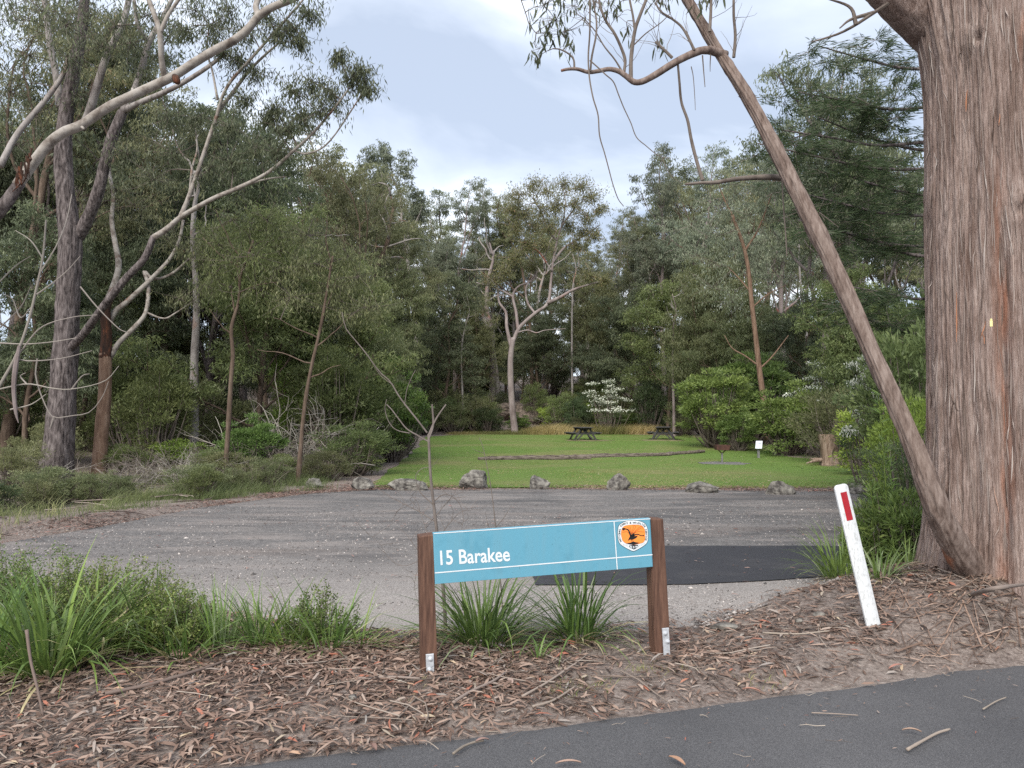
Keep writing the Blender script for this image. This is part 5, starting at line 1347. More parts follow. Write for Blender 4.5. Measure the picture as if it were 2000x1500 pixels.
mb = MB(); mb.tube(catmull([P(38, 675, D - .05), P(30, 720, D - .05), P(27, 760, D - .05), P(31, 805, D - .05), P(36, 826, D - .05)], 14), np.interp(np.arange(14), [0, 3, 9, 13], [.018, .030, .022, .004]), 6); mb.obj('hanging_bark', M['pinkgum'], root, base)

# ------------------------------------------------------------------ big stringybark trunk on the right
def big_trunk():
    cx, cy = 4.07, 6.25; zb = float(H(cx, cy)) - .25
    root = empty('stringybark_tree', (cx, cy, zb)); tag(root, 'huge fibrous reddish-grey stringybark trunk filling the right edge', 'tree')
    n, rws = 520, 330; th = np.linspace(0, 2 * np.pi, n, endpoint=False) + np.pi * .5; zs = np.linspace(0, 7.2, rws) 
    TH, ZZ = np.meshgrid(th, zs)
    r_ = .60 - .018 * ZZ + .10 * np.exp(-ZZ / .25) + .06 * np.exp(-ZZ / 1.1)
    r_ = r_ + (.055 * np.exp(-ZZ / .6) + .014) * (np.cos(TH * 4 + .9 + .15 * ZZ) + .5 * np.cos(TH * 7 + 2))
    # broad fluting, then ropy fibres that wander a little as they climb
    wv = TH * 10 + .55 * fbm(TH * 2.2, ZZ * 1.1, 3)
    r_ = r_ + .020 * fbm(TH * 3.1, ZZ * .35 + 3, 3)
    groove = -np.abs(vnoise(TH * 5.2 + .25 * fbm(TH * 3, ZZ * .8), ZZ * .22 + 9)) ; r_ = r_ + .022 * np.clip(groove + .25, -.6, .25)
    f1 = 1 - np.abs(vnoise(wv * 2.6, ZZ * .85)) * 2; f2 = 1 - np.abs(vnoise(wv * 5.3 + 40, ZZ * 1.7 + 7)) * 2
    am = .55 + .45 * fbm(TH * 2 + 5, ZZ * .7, 2)
    r_ = r_ + (.0125 * f1 + .0085 * f2) * np.clip(am + .35, .3, 1.2)
    # knot swirls
    for ka, kz, kr in ((4.35, 2.95, .13), (3.95, 4.35, .11), (4.75, 3.7, .09)):
        dd = np.hypot((((TH - ka + np.pi) % (2 * np.pi)) - np.pi) * .6, ZZ - kz); r_ = r_ + (.030 - .05 * np.exp(-(dd / (kr * .45)) ** 2)) * np.exp(-(dd / kr) ** 2) + .014 * np.exp(-(dd / kr) ** 2) * fbm(TH * 40, ZZ * 22, 2)
    # shoulder where the left limb leaves near the top
    sh = np.exp(-((((TH - np.pi * 1.03 + np.pi) % (2 * np.pi)) - np.pi) / .55) ** 2) * smooth(4.0, 5.2, ZZ); r_ = r_ + .17 * sh
    da = ((TH - (4.02 + .035 * ZZ) + np.pi) % (2 * np.pi)) - np.pi
    gm = np.exp(-(da / (.075 + .03 * fbm(TH * 0 + 3, ZZ * 1.3, 2))) ** 2) * smooth(3.5, 2.6, ZZ) * smooth(-.1, .3, ZZ)
    r_ = r_ - .055 * gm
    db = ((TH - 4.42 + np.pi) % (2 * np.pi)) - np.pi
    om = np.exp(-((db + .03 * fbm(TH * 0 + 9, ZZ * 4, 2)) / .085) ** 2) * smooth(.25, .55, ZZ) * smooth(1.45, 1.0, ZZ); r_ = r_ - .02 * om
    red_ = np.clip(np.maximum(gm * .9, om) * (.45 + 1.3 * fbm(TH * 14, ZZ * 2.2, 3)), 0, .7)
    ox = .015 * ZZ
    V = np.stack([np.cos(TH) * r_ - ox, np.sin(TH) * r_, ZZ], -1)
    mb = MB(); i = np.arange(rws - 1)[:, None] * n; j = np.arange(n)[None]; k = (j + 1) % n
    mb.add(V.reshape(-1, 3), np.stack([i + j, i + k, i + n + k, i + n + j], -1), qa=red_[:-1].ravel()); mb.obj('trunk', M['stringy'], root, smooth_=True)
    rr = np.random.default_rng(9)
    # loose bark strips lying along the trunk
    mb = MB()
    for q in range(520):
        a_ = rr.uniform(np.pi * .95, np.pi * 1.75); z0 = rr.uniform(.35, 5.0); L_ = rr.uniform(.08, .45); da = rr.normal(0, .03)
        pts = []
        for s_ in np.linspace(0, 1, 6):
            zz_ = z0 + L_ * s_; aa = a_ + da * s_ + .005 * math.sin(s_ * 5 + q); ii = min(int(zz_ / 7.2 * (rws - 1)), rws - 1); jj = int(((aa - np.pi * .5) % (2 * np.pi)) / (2 * np.pi) * n) % n
            lift = .003 + (.022 * (1 - s_) ** 2 if q % 3 == 0 else 0)
            rad_ = np.hypot(V[ii, jj, 0] + .015 * zz_, V[ii, jj, 1]) + lift
            pts.append((math.cos(aa) * rad_ - .015 * zz_, math.sin(aa) * rad_, zz_))
        mb.tube(pts, np.interp(np.arange(6), [0, 2, 5], [.0015, rr.uniform(.0025, .0065), .0015]), 4, cap=False, a=float(np.clip(rr.normal(.5, .22), 0, 1)))
    o = mb.obj('bark_strips', M['barkstrip'], root); o['kind'] = 'stuff'
    # left limb at the top of the frame
    mb = MB(); q = catmull(np.array([P(1960, 200, 6.42), P(1880, 100, 6.38), P(1808, 30, 6.32), P(1750, -22, 6.28), P(1690, -75, 6.25), P(1600, -150, 6.2)]) - np.array([cx, cy, zb]), 40); mb.tube(q, np.interp(np.arange(40), [0, 12, 39], [.26, .225, .17]), 60, a=0.0); V_ = mb.v[0][:2400].reshape(40, 60, 3); V_ += (V_ - q[:, None]) * (.07 * (1 - 2 * np.abs(vnoise(np.arange(60)[None] * .55, np.arange(40)[:, None] * .3))))[..., None]; mb.obj('limb', M['stringy'], root, smooth_=True)
    mb = MB()
    o3 = np.array([cx, cy, zb])
    for pts in ([(1745, 0, 6.22), (1708, 24, 6.2), (1672, 48, 6.2), (1640, 65, 6.3), (1610, 75, 6.3), (1585, 82, 6.3)], [(1706, 25, 6.2), (1662, 38, 6.2), (1640, 55, 6.2)], [(1672, 48, 6.2), (1660, 14, 6.2), (1612, -4, 6.2)]):
        w_ = catmull(np.array([P(*p_) for p_ in pts]), 12) - o3; mb.tube(w_, np.linspace(.018, .006, 12), 6)
    mb.obj('dead_twig', M['twigbark'], root)
    mb = MB(); c = P(1936, 632, 5.62) - o3; mb.box(c, (.020, .006, .045), bev=.002); mb.box(c + np.array([0, 0, .030]), (.012, .006, .012)); mb.obj('tag', M['yellowtag'], root)
big_trunk()

# ------------------------------------------------------------------ leaning trunk
base = P(1852, 1100, 5.6); base[2] = float(H(base[0], base[1])) - .1
root = empty('leaning_gum_tree', base); tag(root, 'slim leaning gum rising left from the foot of the huge trunk, with hanging twigs', 'tree')
rg = np.random.default_rng(55)
def dl(py): return 5.55 + (1100 - py) * .0007
mb = MB(); pl = [(1925, 1150), (1880, 1090), (1842, 1020), (1814, 950), (1776, 850), (1706, 695), (1640, 545), (1572, 405), (1522, 305), (1458, 185), (1402, 98), (1350, 12), (1310, -60), (1280, -130)]
pw = catmull(np.array([P(a_, b_, dl(b_) + (.62, .34, .12, .02)[k_] if k_ < 4 else dl(b_)) for k_, (a_, b_) in enumerate(pl)]), 300); ns = 64
wpx = np.interp(np.linspace(0, 13, 300), range(14), [72, 58, 45, 39, 34, 31, 32, 31, 28, 24, 21, 19, 17, 15]) * 5.8 / F_PX / 2
wpx = wpx * (1 + .05 * fbm(np.arange(300) * .06, 4.)) 
wpx[146:158] *= 1 + .14 * np.hanning(12)
mb.tube(pw, wpx, ns)
V = mb.v[0][:300 * ns].reshape(300, ns, 3); th = np.arange(ns)[None] / ns * 2 * np.pi; zz_ = np.linspace(0, 7, 300)[:, None]
dsp = .0085 * (1 - 2 * np.abs(vnoise(th * 4.5 + .6 * fbm(th * 2, zz_ * 2), zz_ * 2.6))) + .006 * fbm(th * 6, zz_ * 5, 3)
V += (V - pw[:, None]) / wpx[:, None, None] * dsp[..., None]
mb.obj('trunk', M['lean'], root, base, smooth_=True)
D = 6.15; anc = []
tm = LS()
lb([(1418, 108, .10), (1390, 99, .04), (1380, 98, -.02), (1365, 100, -.05), (1335, 113, -.1), (1310, 127, -.1), (1280, 146, -.1), (1255, 159, -.1), (1238, 160, -.1), (1222, 148, -.1), (1208, 139, -.1), (1190, 135, -.1), (1172, 138, -.1), (1150, 141, -.1), (1128, 135, -.1), (1110, 135, -.1), (1096, 138, -.1)], .036, .011, 12, 60)
tm.obj('crooked_limb', M['lean'], root, base, smooth_=True)
tm = LS()
lb([(1528, 347, .2), (1500, 346, .15), (1470, 347, .1), (1435, 350, .05), (1400, 356, 0), (1370, 357, 0), (1338, 360, 0)], .028, .010, 10, 30)
tm.obj('dead_limb', M['twigbark'], root, base, smooth_=True)
tm = LS()
lb([(1372, 352, 0), (1360, 312, 0), (1350, 272, 0), (1343, 235, 0), (1331, 200, 0), (1327, 160, -.05), (1324, 126, -.1)], .016, .009, 8, 30)
lb([(1232, 156, -.1), (1233, 110, -.1), (1240, 60, -.1), (1250, 30, -.1), (1266, -10, -.1)], .017, .012, 8)
lb([(1219, 140, -.1), (1221, 118, -.1), (1214, 95, -.1), (1200, 65, -.1), (1183, 40, -.1), (1172, 10, -.1), (1168, -20, -.1)], .014, .009, 6)
lb([(1214, 137, -.1), (1200, 115, -.1), (1180, 90, -.1), (1162, 60, -.1), (1140, 35, -.1)], .008, .004, 5)
lb([(1356, 98, -.1), (1345, 75, -.1), (1331, 52, -.1), (1310, 35, -.1), (1290, 22, -.1), (1280, 5, -.1)], .012, .006, 6)
lb([(1313, 113, -.1), (1298, 98, -.1), (1280, 82, -.1)], .013, .010, 6)
lb([(1238, 88, -.1), (1262, 65, -.1), (1290, 45, -.1), (1310, 25, -.1)], .006, .003, 5)
lb([(1240, 60, -.1), (1236, 30, -.1), (1230, 0, -.1), (1228, -20, -.1)], .010, .008, 6)
lb([(1386, 62, 0), (1388, 30, 0), (1389, 0, 0), (1390, -20, 0)], .014, .010, 6)
lb([(1433, 112, .1), (1436, 70, .1), (1433, 30, .1), (1433, -15, .1)], .014, .010, 7)
lb([(1122, 133, -.1), (1120, 115, -.1), (1108, 103, -.1), (1092, 96, -.1), (1080, 95, -.1)], .009, .005, 5)
lb([(1153, 140, -.15), (1156, 110, -.15), (1164, 70, -.15), (1165, 40, -.15), (1160, 10, -.15), (1158, -15, -.15)], .009, .006, 5)
lb([(1152, -15, -.2), (1152, 60, -.2), (1149, 110, -.2), (1151, 150, -.2), (1158, 190, -.2), (1168, 225, -.2), (1171, 265, -.2), (1181, 300, -.2), (1189, 330, -.2), (1197, 360, -.2), (1207, 388, -.2), (1218, 403, -.2)], .0075, .0035, 5, 60)
lb([(1152, 118, -.2), (1168, 132, -.2), (1183, 146, -.2), (1198, 160, -.2), (1208, 185, -.2), (1218, 210, -.2), (1232, 240, -.2), (1243, 268, -.2), (1262, 285, -.2), (1280, 300, -.2), (1294, 307, -.2), (1310, 309, -.2)], .006, .003, 5, 50)
lb([(1294, 307, -.2), (1300, 325, -.2), (1312, 345, -.2), (1332, 358, -.2)], .003, .002, 4)
lb([(1527, 350, .15), (1530, 400, .15), (1534, 450, .15), (1537, 500, .15)], .006, .005, 5)
lb([(1350, 130, -.1), (1354, 150, -.1), (1357, 190, -.1), (1358, 215, -.1)], .004, .002, 4)
lb([(1372, 108, -.1), (1374, 135, -.1), (1377, 170, -.1)], .006, .003, 4)
lb([(1388, 106, -.1), (1387, 125, -.1), (1387, 140, -.1)], .005, .002, 4)
lb([(1016, -5, 0), (1028, 30, 0), (1034, 48, 0), (1047, 65, 0)], .004, .003, 4)
lb([(1470, 200, .1), (1452, 195, .1), (1442, 188, .1)], .005, .002, 4); lb([(1600, 415, .3), (1620, 430, .3), (1638, 444, .3)], .006, .002, 4)
tm.obj('twig', M['twigbark'], root, base)
lm = MB(); tw = MB()
for (px_, py_, r_, k_) in [(1062, 20, 24, 26), (1085, 50, 26, 30), (1070, 75, 22, 22), (1100, 70, 18, 16), (1055, 100, 14, 10), (1050, 120, 9, 8), (1140, 5, 22, 18), (1165, 10, 16, 12), (1120, 20, 22, 14), (1190, 12, 14, 10), (1205, 20, 8, 7), (1225, 60, 9, 8), (1290, 0, 12, 8), (1370, 10, 14, 12), (1395, -2, 14, 12), (1290, 95, 10, 8), (1320, -8, 20, 12), (1240, -14, 26, 16), (1090, -10, 30, 24), (1108, 95, 12, 9)]:
    c = P(px_, py_ - r_ * .4, D); q = c + rg.normal(0, 1, (k_, 3)) * r_ * D / F_PX * np.array([.8, .8, .6])
    ax = nrm(rg.normal(size=(k_, 3)) * np.array([.35, .35, .2]) + np.array([0, 0, -1])) * rg.uniform(.07, .12, (k_, 1))
    lm.leaves(q, ax, rg.uniform(.014, .022, k_), np.clip(rg.normal(.35, .2, k_), 0, 1), rg, seg=2)
    an = np.vstack(anc); j = np.argmin(np.linalg.norm(an - c, axis=1)); tw.tube(catmull([an[j], (an[j] + c) / 2 + rg.normal(0, .02, 3), c], 6), np.linspace(.004, .002, 6), 4)
    for z_ in q: tw.tube([c, (c + z_) / 2 + rg.normal(0, .01, 3), z_], .0014, 3, cap=False)
for _ in range(60):
    an = np.vstack(anc[4:12]); p_ = an[rg.integers(0, len(an))]; q, _d = path(rg, p_, np.array([rg.normal() - .4, rg.normal() * .4, .7]), rg.uniform(.12, .4), 6, .2, .03); tw.tube(q, np.linspace(.003, .001, 7), 3, cap=False)
lm.obj('leaves', M['euc_dark'], root, base)['kind'] = 'stuff'; tw.obj('twiglets', M['twigbark'], root, base)['kind'] = 'stuff'

# ------------------------------------------------------------------ right-hand near thicket
PR['n_dark'] = bush_proto('near_dark_foliage', 61, 2.4, 2.6, M['dark'], 90, 150, .085, .022, .26, .5, seg=1)
PR['n_lime'] = bush_proto('near_lime_foliage', 62, 2.0, 1.8, M['lime'], 80, 130, .075, .020, .24, .45, outw=1.0, upw=.1)
PR['n_long'] = bush_proto('near_long_leaf', 63, 1.0, 1.2, M['bright'], 60, 46, .11, .020, .14, .7, outw=.9, upw=.35, seg=2, inner=.2)
PR['n_acacia'] = bush_proto('near_green_foliage', 64, 2.2, 2.2, M['acacia'], 90, 140, .09, .026, .26, .45)
for i, (kd, px, d, h_, wd, lab) in enumerate([
        ('n_lime', 1778, 10.5, 2.2, 1.35, 'lime green feathery shrub just left of the huge trunk'),
        ('n_dark', 1790, 9.6, 1.5, 1.6, 'dark leafy shrub in the shade at the foot of the leaning trunk'),
        ('n_acacia', 1800, 12.5, 3.6, 2.6, 'tall green shrub between the leaning trunk and the huge trunk'),
        ('n_dark', 1790, 14.5, 2.1, 1.9, 'dark shrub behind the lime green feathery shrub'),
        ('n_lime', 1742, 13.2, 1.9, 1.2, 'low lime green shrub right of the stump and logs'),
        ('n_long', 1725, 7.6, .95, .75, 'young long-leaved shrub behind the white guide post'),
        ('n_long', 1775, 7.3, .85, .7, 'young long-leaved shrub against the foot of the huge trunk'),
        ('n_long', 1680, 7.7, .62, .5, 'small leafy shrub left of the guide post base'),
        ('n_acacia', 1850, 16, 5.0, 3.6, 'tall green shrub behind the huge trunk')]):
    p = G(px, d); place_bush(PR[kd], p - UP * .03, h_, i * 1.3, lab, None, 'near_shrub', wide=wd / PR[kd]['W'] * PR[kd]['H'] / h_)
# tall whip-like stem
base = G(1728, 7.5); root = empty('tall_herb', base); tag(root, 'tall thin green stem with narrow leaves right of the guide post', 'plant')
tm = LS(); lm = MB()
for k, (dx, h_) in enumerate(((0, 1.75), (.06, 1.1), (-.07, .9))):
    q = catmull([base + np.array([dx, 0, -.03]), base + np.array([dx * 1.4, .02, h_ * .5]), base + np.array([dx * 1.5 - .06, 0, h_])], 20); tm.tube(q, np.linspace(.007, .002, 20), 5)
    n = 90; j = rg.integers(4, 20, n); p_ = q[j] + rg.normal(0, .006, (n, 3)); az = rg.uniform(0, 6.28, n); el = rg.uniform(.1, 1.1, n)
    lm.leaves(p_, np.stack([np.cos(az) * np.cos(el), np.sin(az) * np.cos(el), np.sin(el)], -1) * rg.uniform(.06, .12, (n, 1)), .010, rg.uniform(.3, .8, n), rg, seg=2)
tm.obj('stem', M['strap'], root, base); lm.obj('foliage', M['strap'], root, base)
# feathery dark she-oak filling the gap beside the huge trunk
base = G(1880, 13.5); D = 13.5; root = empty('she_oak_tree', base); tag(root, 'dark feathery tree with drooping needle sprays beside the huge trunk', 'tree')
tm = LS(); anc = []
lb([(1880, 960, 0), (1875, 700, 0), (1868, 400, 0), (1860, 100, 0), (1855, -150, 0)], .16, .09, 10, 30)
for y0_, x1_, y1_ in ((130, 1600, 90), (200, 1560, 180), (270, 1500, 250), (330, 1480, 280), (300, 1600, 230), (420, 1540, 370), (380, 1620, 330), (500, 1640, 450), (480, 1560, 430), (560, 1660, 560), (640, 1680, 620)):
    lb([(1866, y0_, 0), ((1866 + x1_) / 2 + 40, (y0_ + y1_) / 2 + 24, rg.uniform(-.8, .2)), ((1866 + x1_ * 2) / 3, (y0_ + 2 * y1_) / 3 + 12, rg.uniform(-1, .2)), (x1_, y1_, rg.uniform(-1.2, .4))], .035, .010, 6, 20)
tm.obj('trunk', M['rough'], root, base, smooth_=True)
lm = MB(); tw = MB(); spots = []
for q in anc[1:]:
    for j in range(5, 20, 2):
        p_ = q[j] + rg.normal(0, .16, 3); spots.append(p_)
for p_ in spots:
    tips = p_ + rg.normal(0, 1, (9, 3)) * np.array([.30, .3, .12])
    for t_ in tips:
        tw.tube([p_, (p_ + t_) / 2 + UP * .03, t_], .0035, 3, cap=False)
        k = 34; s_ = rg.uniform(.1, 1.1, (k, 1)); q = p_ + (t_ - p_) * s_ + rg.normal(0, .03, (k, 3))
        ax = nrm((t_ - p_) * np.array([1, 1, .4]) * 2.2 + rg.normal(0, .22, (k, 3)) + UP * -.10) * rg.uniform(.10, .2, (k, 1)); lm.leaves(q, ax, .013, np.clip(rg.normal(.35, .2, k), 0, 1), rg)
lm.obj('crown', M['dark'], root, base); tw.obj('twigs', M['twigbark'], root, base)['kind'] = 'stuff'
# ------------------------------------------------------------------ strap-leaved clumps on the verge
rg = np.random.default_rng(303)
def clump(px, d, n, L, W, lab, spread=.10, rise=(45, 88), droop=(.4, 2.0), vb=.42, az_bias=None, dead=.08, name='strap_grass_clump', zoff=0.0):
    base = G(px, d); root = empty(name, base); tag(root, lab, 'grass clump', 'strap-leaved grass clumps on the verge')
    mb = MB()
    for k in range(n):
        az = rg.uniform(0, 6.28) if az_bias is None else az_bias[0] + rg.normal(0, az_bias[1])
        r_ = spread * math.sqrt(rg.uniform()); a2 = az + rg.normal(0, .5)
        b_ = base + np.array([math.cos(a2) * r_, math.sin(a2) * r_, -.02 + zoff])
        dd = rg.uniform() < dead
        mb.blade(b_, az, L * rg.uniform(.5, 1.08), W * rg.uniform(.55, 1.15), R(rg.uniform(*rise) if not dd else rg.uniform(5, 45)), rg.uniform(*droop), rg.uniform(.93, 1) if dd else float(np.clip(rg.normal(vb, .2), 0, .9)), nseg=6, flip=rg.normal(0, .35))
    mb.obj('blade', M['strap'], root, base)['kind'] = 'stuff'
    mb = MB()
    for k in range(max(6, n // 7)):
        az = rg.uniform(0, 6.28); mb.blade(base + np.array([math.cos(az) * spread * .8, math.sin(az) * spread * .8, 0]), az, L * rg.uniform(.25, .5), W, R(rg.uniform(-8, 40)), rg.uniform(.1, .8), rg.uniform(.94, 1), nseg=4)
    mb.obj('dead_skirt', M['strap'], root, base)['kind'] = 'stuff'
clump(112, 4.78, 170, .86, .020, 'largest strap grass clump with tall blades at the lower left corner', .14, (30, 86), (.2, 1.4))
clump(-10, 4.8, 110, .8, .018, 'strap grass clump cut by the left picture edge', .12)
clump(235, 5.4, 70, .66, .015, 'strap grass clump rising out of the low green heath', .10)
clump(300, 5.2, 90, .66, .015, 'strap grass clump in front of the lower heath mound', .10)
clump(575, 5.3, 90, .56, .012, 'spreading grass clump between the pale clump and the sprawling one', .11, (20, 80), (.2, 1.3))
clump(705, 5.35, 60, .42, .010, 'thin low grass clump nearest the left sign post', .10, (10, 70), (.2, 1.2))
clump(185, 5.05, 110, .80, .017, 'long arching strap clump just right of the largest clump', .14, (12, 75), (.4, 1.7))
clump(370, 5.1, 80, .62, .013, 'arching strap clump left of the pale fine-bladed clump', .11, (15, 75), (.3, 1.3))
clump(440, 5.25, 90, .50, .010, 'pale fine-bladed grass clump right of the low green heath', .08, (60, 88), (.1, .7), vb=.75)
clump(515, 5.3, 90, .58, .013, 'dark green arching grass clump beside the pale fine-bladed clump', .09, (35, 80), (.3, 1.3))
clump(640, 5.25, 100, .56, .011, 'loose sprawling grass clump left of the sign post', .12, (15, 75), (.2, 1.2))
clump(945, 5.45, 240, .78, .016, 'dense strap grass clump behind the left half of the sign', .15, (20, 88), (.3, 2.1))
clump(1130, 5.55, 130, .80, .018, 'strap grass clump with broad blades behind the right half of the sign', .11, (20, 88), (.2, 1.9))
clump(1052, 5.05, 14, .24, .011, 'small grass sprout in front of the two clumps under the sign', .03)
clump(1635, 6.9, 130, .66, .014, 'strap grass clump by the black asphalt strip, left of the guide post', .13, (20, 84), (.3, 1.5))
clump(1712, 6.25, 60, .42, .014, 'small yellow-green grass clump right behind the guide post', .07, (35, 85), (.3, 1.3), vb=.72)
clump(1760, 6.7, 40, .40, .011, 'grass clump between guide post and trunk foot', .08)
# low heath groundcover between the clumps
def heath(px, d, w, h, n, lab, seed):
    r2 = np.random.default_rng(seed); base = G(px, d); root = empty('heath_shrub', base); tag(root, lab, 'shrub', 'low heath shrubs on the verge')
    sm = MB(); lm = MB()
    for k in range(n):
        az = r2.uniform(0, 6.28); rr = math.sqrt(r2.uniform()); x_, y_ = math.cos(az) * rr * w / 2, math.sin(az) * rr * w * .36
        hh = h * (1 - .55 * rr ** 2) * r2.uniform(.7, 1.2)
        b_ = base + np.array([x_ * .6, y_ * .6, -.02]); t_ = base + np.array([x_ * 1.15 + r2.normal(0, .03), y_ * 1.15, hh])
        q = catmull([b_, (b_ + t_) / 2 + r2.normal(0, .03, 3), t_], 8); sm.tube(q, np.linspace(.004, .0015, 8), 3, cap=False)
        m_ = 105; j = r2.uniform(1.8, 7, m_); i0 = np.minimum(j.astype(int), 6); p_ = q[i0] + (q[i0 + 1] - q[i0]) * (j - i0)[:, None] + r2.normal(0, .018, (m_, 3))
        a2 = r2.uniform(0, 6.28, m_); el = r2.uniform(-.1, 1.1, m_)
        lm.leaves(p_, np.stack([np.cos(a2) * np.cos(el), np.sin(a2) * np.cos(el), np.sin(el)], -1) * r2.uniform(.014, .028, (m_, 1)), .011, np.clip(r2.normal(.42 + .12 * r2.normal(), .17, m_), 0, 1), r2)
    sm.obj('stem', M['twigbark'], root, base); lm.obj('foliage', M['heath'], root, base)
heath(215, 5.55, 1.15, .50, 160, 'dense low green heath mound between the left grass clumps', 71)
heath(330, 5.3, .8, .38, 100, 'lower green heath mound spilling towards the pale grass clump', 72)
heath(95, 5.7, .9, .56, 110, 'dark green heath mound behind the largest grass clump', 73)
heath(10, 5.6, .8, .58, 80, 'heath mound at the left picture edge', 74)
heath(625, 5.45, .45, .34, 34, 'wispy heath sprig among the sprawling grass left of the sign', 75)

# ------------------------------------------------------------------ bare sapling behind the sign
D = 5.75; base = G(872, D); root = empty('bare_sapling', base); tag(root, 'bare leafless sapling rising behind the left end of the sign', 'sapling')
tm = LS(); anc = []
base_px = 872
w = catmull(np.vstack([base - UP * .05, [P(*q) for q in [(868, 1180, D), (860, 1100, D), (850, 1010, D), (841, 930, D), (837, 848, D)]]]), 40); tm.tube(w, np.linspace(.0145, .0095, 40), 9)
for pts, r0_, r1_ in [([(837, 850, 0), (848, 825, 0), (858, 808, 0), (871, 790, 0)], .011, .007), ([(838, 856, 0), (846, 830, 0), (844, 790, 0)], .010, .010), ([(836, 862, 0), (815, 850, 0), (795, 838, 0), (780, 820, 0), (765, 800, 0), (755, 790, 0)], .008, .005),
                   ([(834, 845, 0), (815, 820, 0), (795, 795, 0), (778, 772, 0), (762, 745, 0), (740, 725, 0), (715, 690, 0), (690, 660, 0), (675, 640, 0), (668, 610, 0)], .009, .004),
                   ([(790, 792, 0), (795, 760, 0), (805, 735, 0), (812, 722, 0)], .004, .002), ([(800, 846, 0), (775, 840, 0), (760, 825, 0), (752, 800, 0), (755, 780, 0)], .005, .003), ([(765, 750, 0), (745, 735, 0), (730, 715, 0)], .004, .002),
                   ([(846, 980, 0), (870, 965, 0), (895, 980, 0), (905, 1010, 0), (900, 1040, 0)], .005, .002), ([(845, 985, 0), (820, 960, 0), (812, 930, 0), (825, 915, 0), (845, 912, 0)], .006, .002), ([(852, 1020, 0), (820, 1000, 0), (790, 985, 0), (770, 975, 0), (755, 965, 0)], .005, .002),
                   ([(850, 1010, 0), (865, 990, 0), (880, 975, 0), (910, 970, 0)], .004, .002), ([(856, 1060, 0), (835, 1040, 0), (820, 1000, 0), (800, 975, 0)], .004, .002), ([(856, 1050, 0), (880, 1020, 0), (900, 1000, 0), (930, 990, 0)], .004, .0015),
                   ([(862, 1110, 0), (830, 1090, 0), (805, 1060, 0), (790, 1040, 0), (770, 1030, 0)], .004, .0015), ([(862, 1120, 0), (820, 1110, -.1), (810, 1150, -.1), (822, 1190, -.1)], .003, .0015), ([(820, 1000, 0), (815, 980, 0), (800, 965, 0)], .003, .0015),
                   ([(830, 1090, 0), (790, 1105, 0), (760, 1090, 0), (740, 1060, 0), (715, 1040, 0)], .003, .0012), ([(790, 985, 0), (775, 1000, 0), (765, 1020, 0)], .003, .0012)]:
    lb(pts, r0_ * .78, r1_ * .78, 5, 18)
for _ in range(46):
    an = np.vstack(anc[7:]); p_ = an[rg.integers(0, len(an))]; q, _d = path(rg, p_, np.array([rg.normal(), rg.normal() * .4, .5]), rg.uniform(.08, .28), 6, .25, .02); tm.tube(q, np.linspace(.002, .0008, 7), 3, cap=False)
tm.obj('stem', M['sapling'], root, base)
base = G(962, 6.0); D = 6.0; root = empty('thin_bare_stem', base); tag(root, 'single thin bare stem in front of the largest boulder', 'sapling'); tm = LS(); anc = []
lb([(985, 1240, 0), (975, 1100, 0), (966, 1010, 0), (960, 960, 0), (955, 930, 0), (948, 895, 0), (943, 872, 0), (936, 855, 0)], .005, .002, 5, 24); lb([(945, 885, 0), (930, 880, 0), (922, 876, 0)], .002, .001, 4)
lb([(968, 1030, 0), (985, 1010, 0), (1000, 985, 0)], .003, .001, 4); lb([(972, 1060, 0), (955, 1030, 0), (948, 1000, 0)], .003, .001, 4); lb([(975, 1090, 0), (1000, 1060, 0), (1005, 1020, 0)], .003, .001, 4)
tm.obj('stem', M['twigbark'], root, base)

# ------------------------------------------------------------------ grass along the forest edge and the back of the lawn
def tufts(name, xy, h, w, per, mat, lab, vb=.45, seed=1, spread=.05):
    r2 = np.random.default_rng(seed); n = len(xy) * per
    B = np.repeat(xy, per, 0) + r2.normal(0, spread, (n, 2)); z = H(B[:, 0], B[:, 1]); p_ = np.column_stack([B, z - .01])
    az = r2.uniform(0, 6.28, n); le = r2.normal(0, .45, n); hh = np.repeat(h, per) * r2.uniform(.5, 1.15, n) if np.ndim(h) else h * r2.uniform(.5, 1.15, n)
    d = np.stack([np.cos(az) * np.sin(le), np.sin(az) * np.sin(le), np.cos(le)], -1) * hh[:, None]
    side = np.stack([-np.sin(az + 1.0), np.cos(az + 1.0), 0 * az], -1) * (w * r2.uniform(.6, 1.2, n))[:, None]
    dr = np.stack([np.cos(az), np.sin(az), -.6 + 0 * az], -1) * (hh * .28)[:, None] * np.sign(le)[:, None] * np.array([1, 1, 1])
    dr[:, 2] = -abs(dr[:, 2]) * .6
    V = np.stack([p_ - side / 2, p_ + side / 2, p_ + d * .55 + side * .38, p_ + d * .55 - side * .38, p_ + d + dr], 1).reshape(-1, 3)
    i = np.arange(n)[:, None] * 5; a = np.clip(np.repeat(np.clip(r2.normal(vb, .12, len(xy)) + 1.0 * fbm(xy[:, 0] * .35 + 3, xy[:, 1] * .22, 3), 0, 1), per) + r2.normal(0, .14, n), 0, 1)
    mb = MB(); mb.add(V, i + np.array([[0, 1, 2, 3]]), i + np.array([[3, 2, 4]]), qa=a, ta=a)
    o = mb.obj(name, mat); kind(o, 'stuff', lab); o['category'] = 'grass'
r3 = np.random.default_rng(12)
pts = []
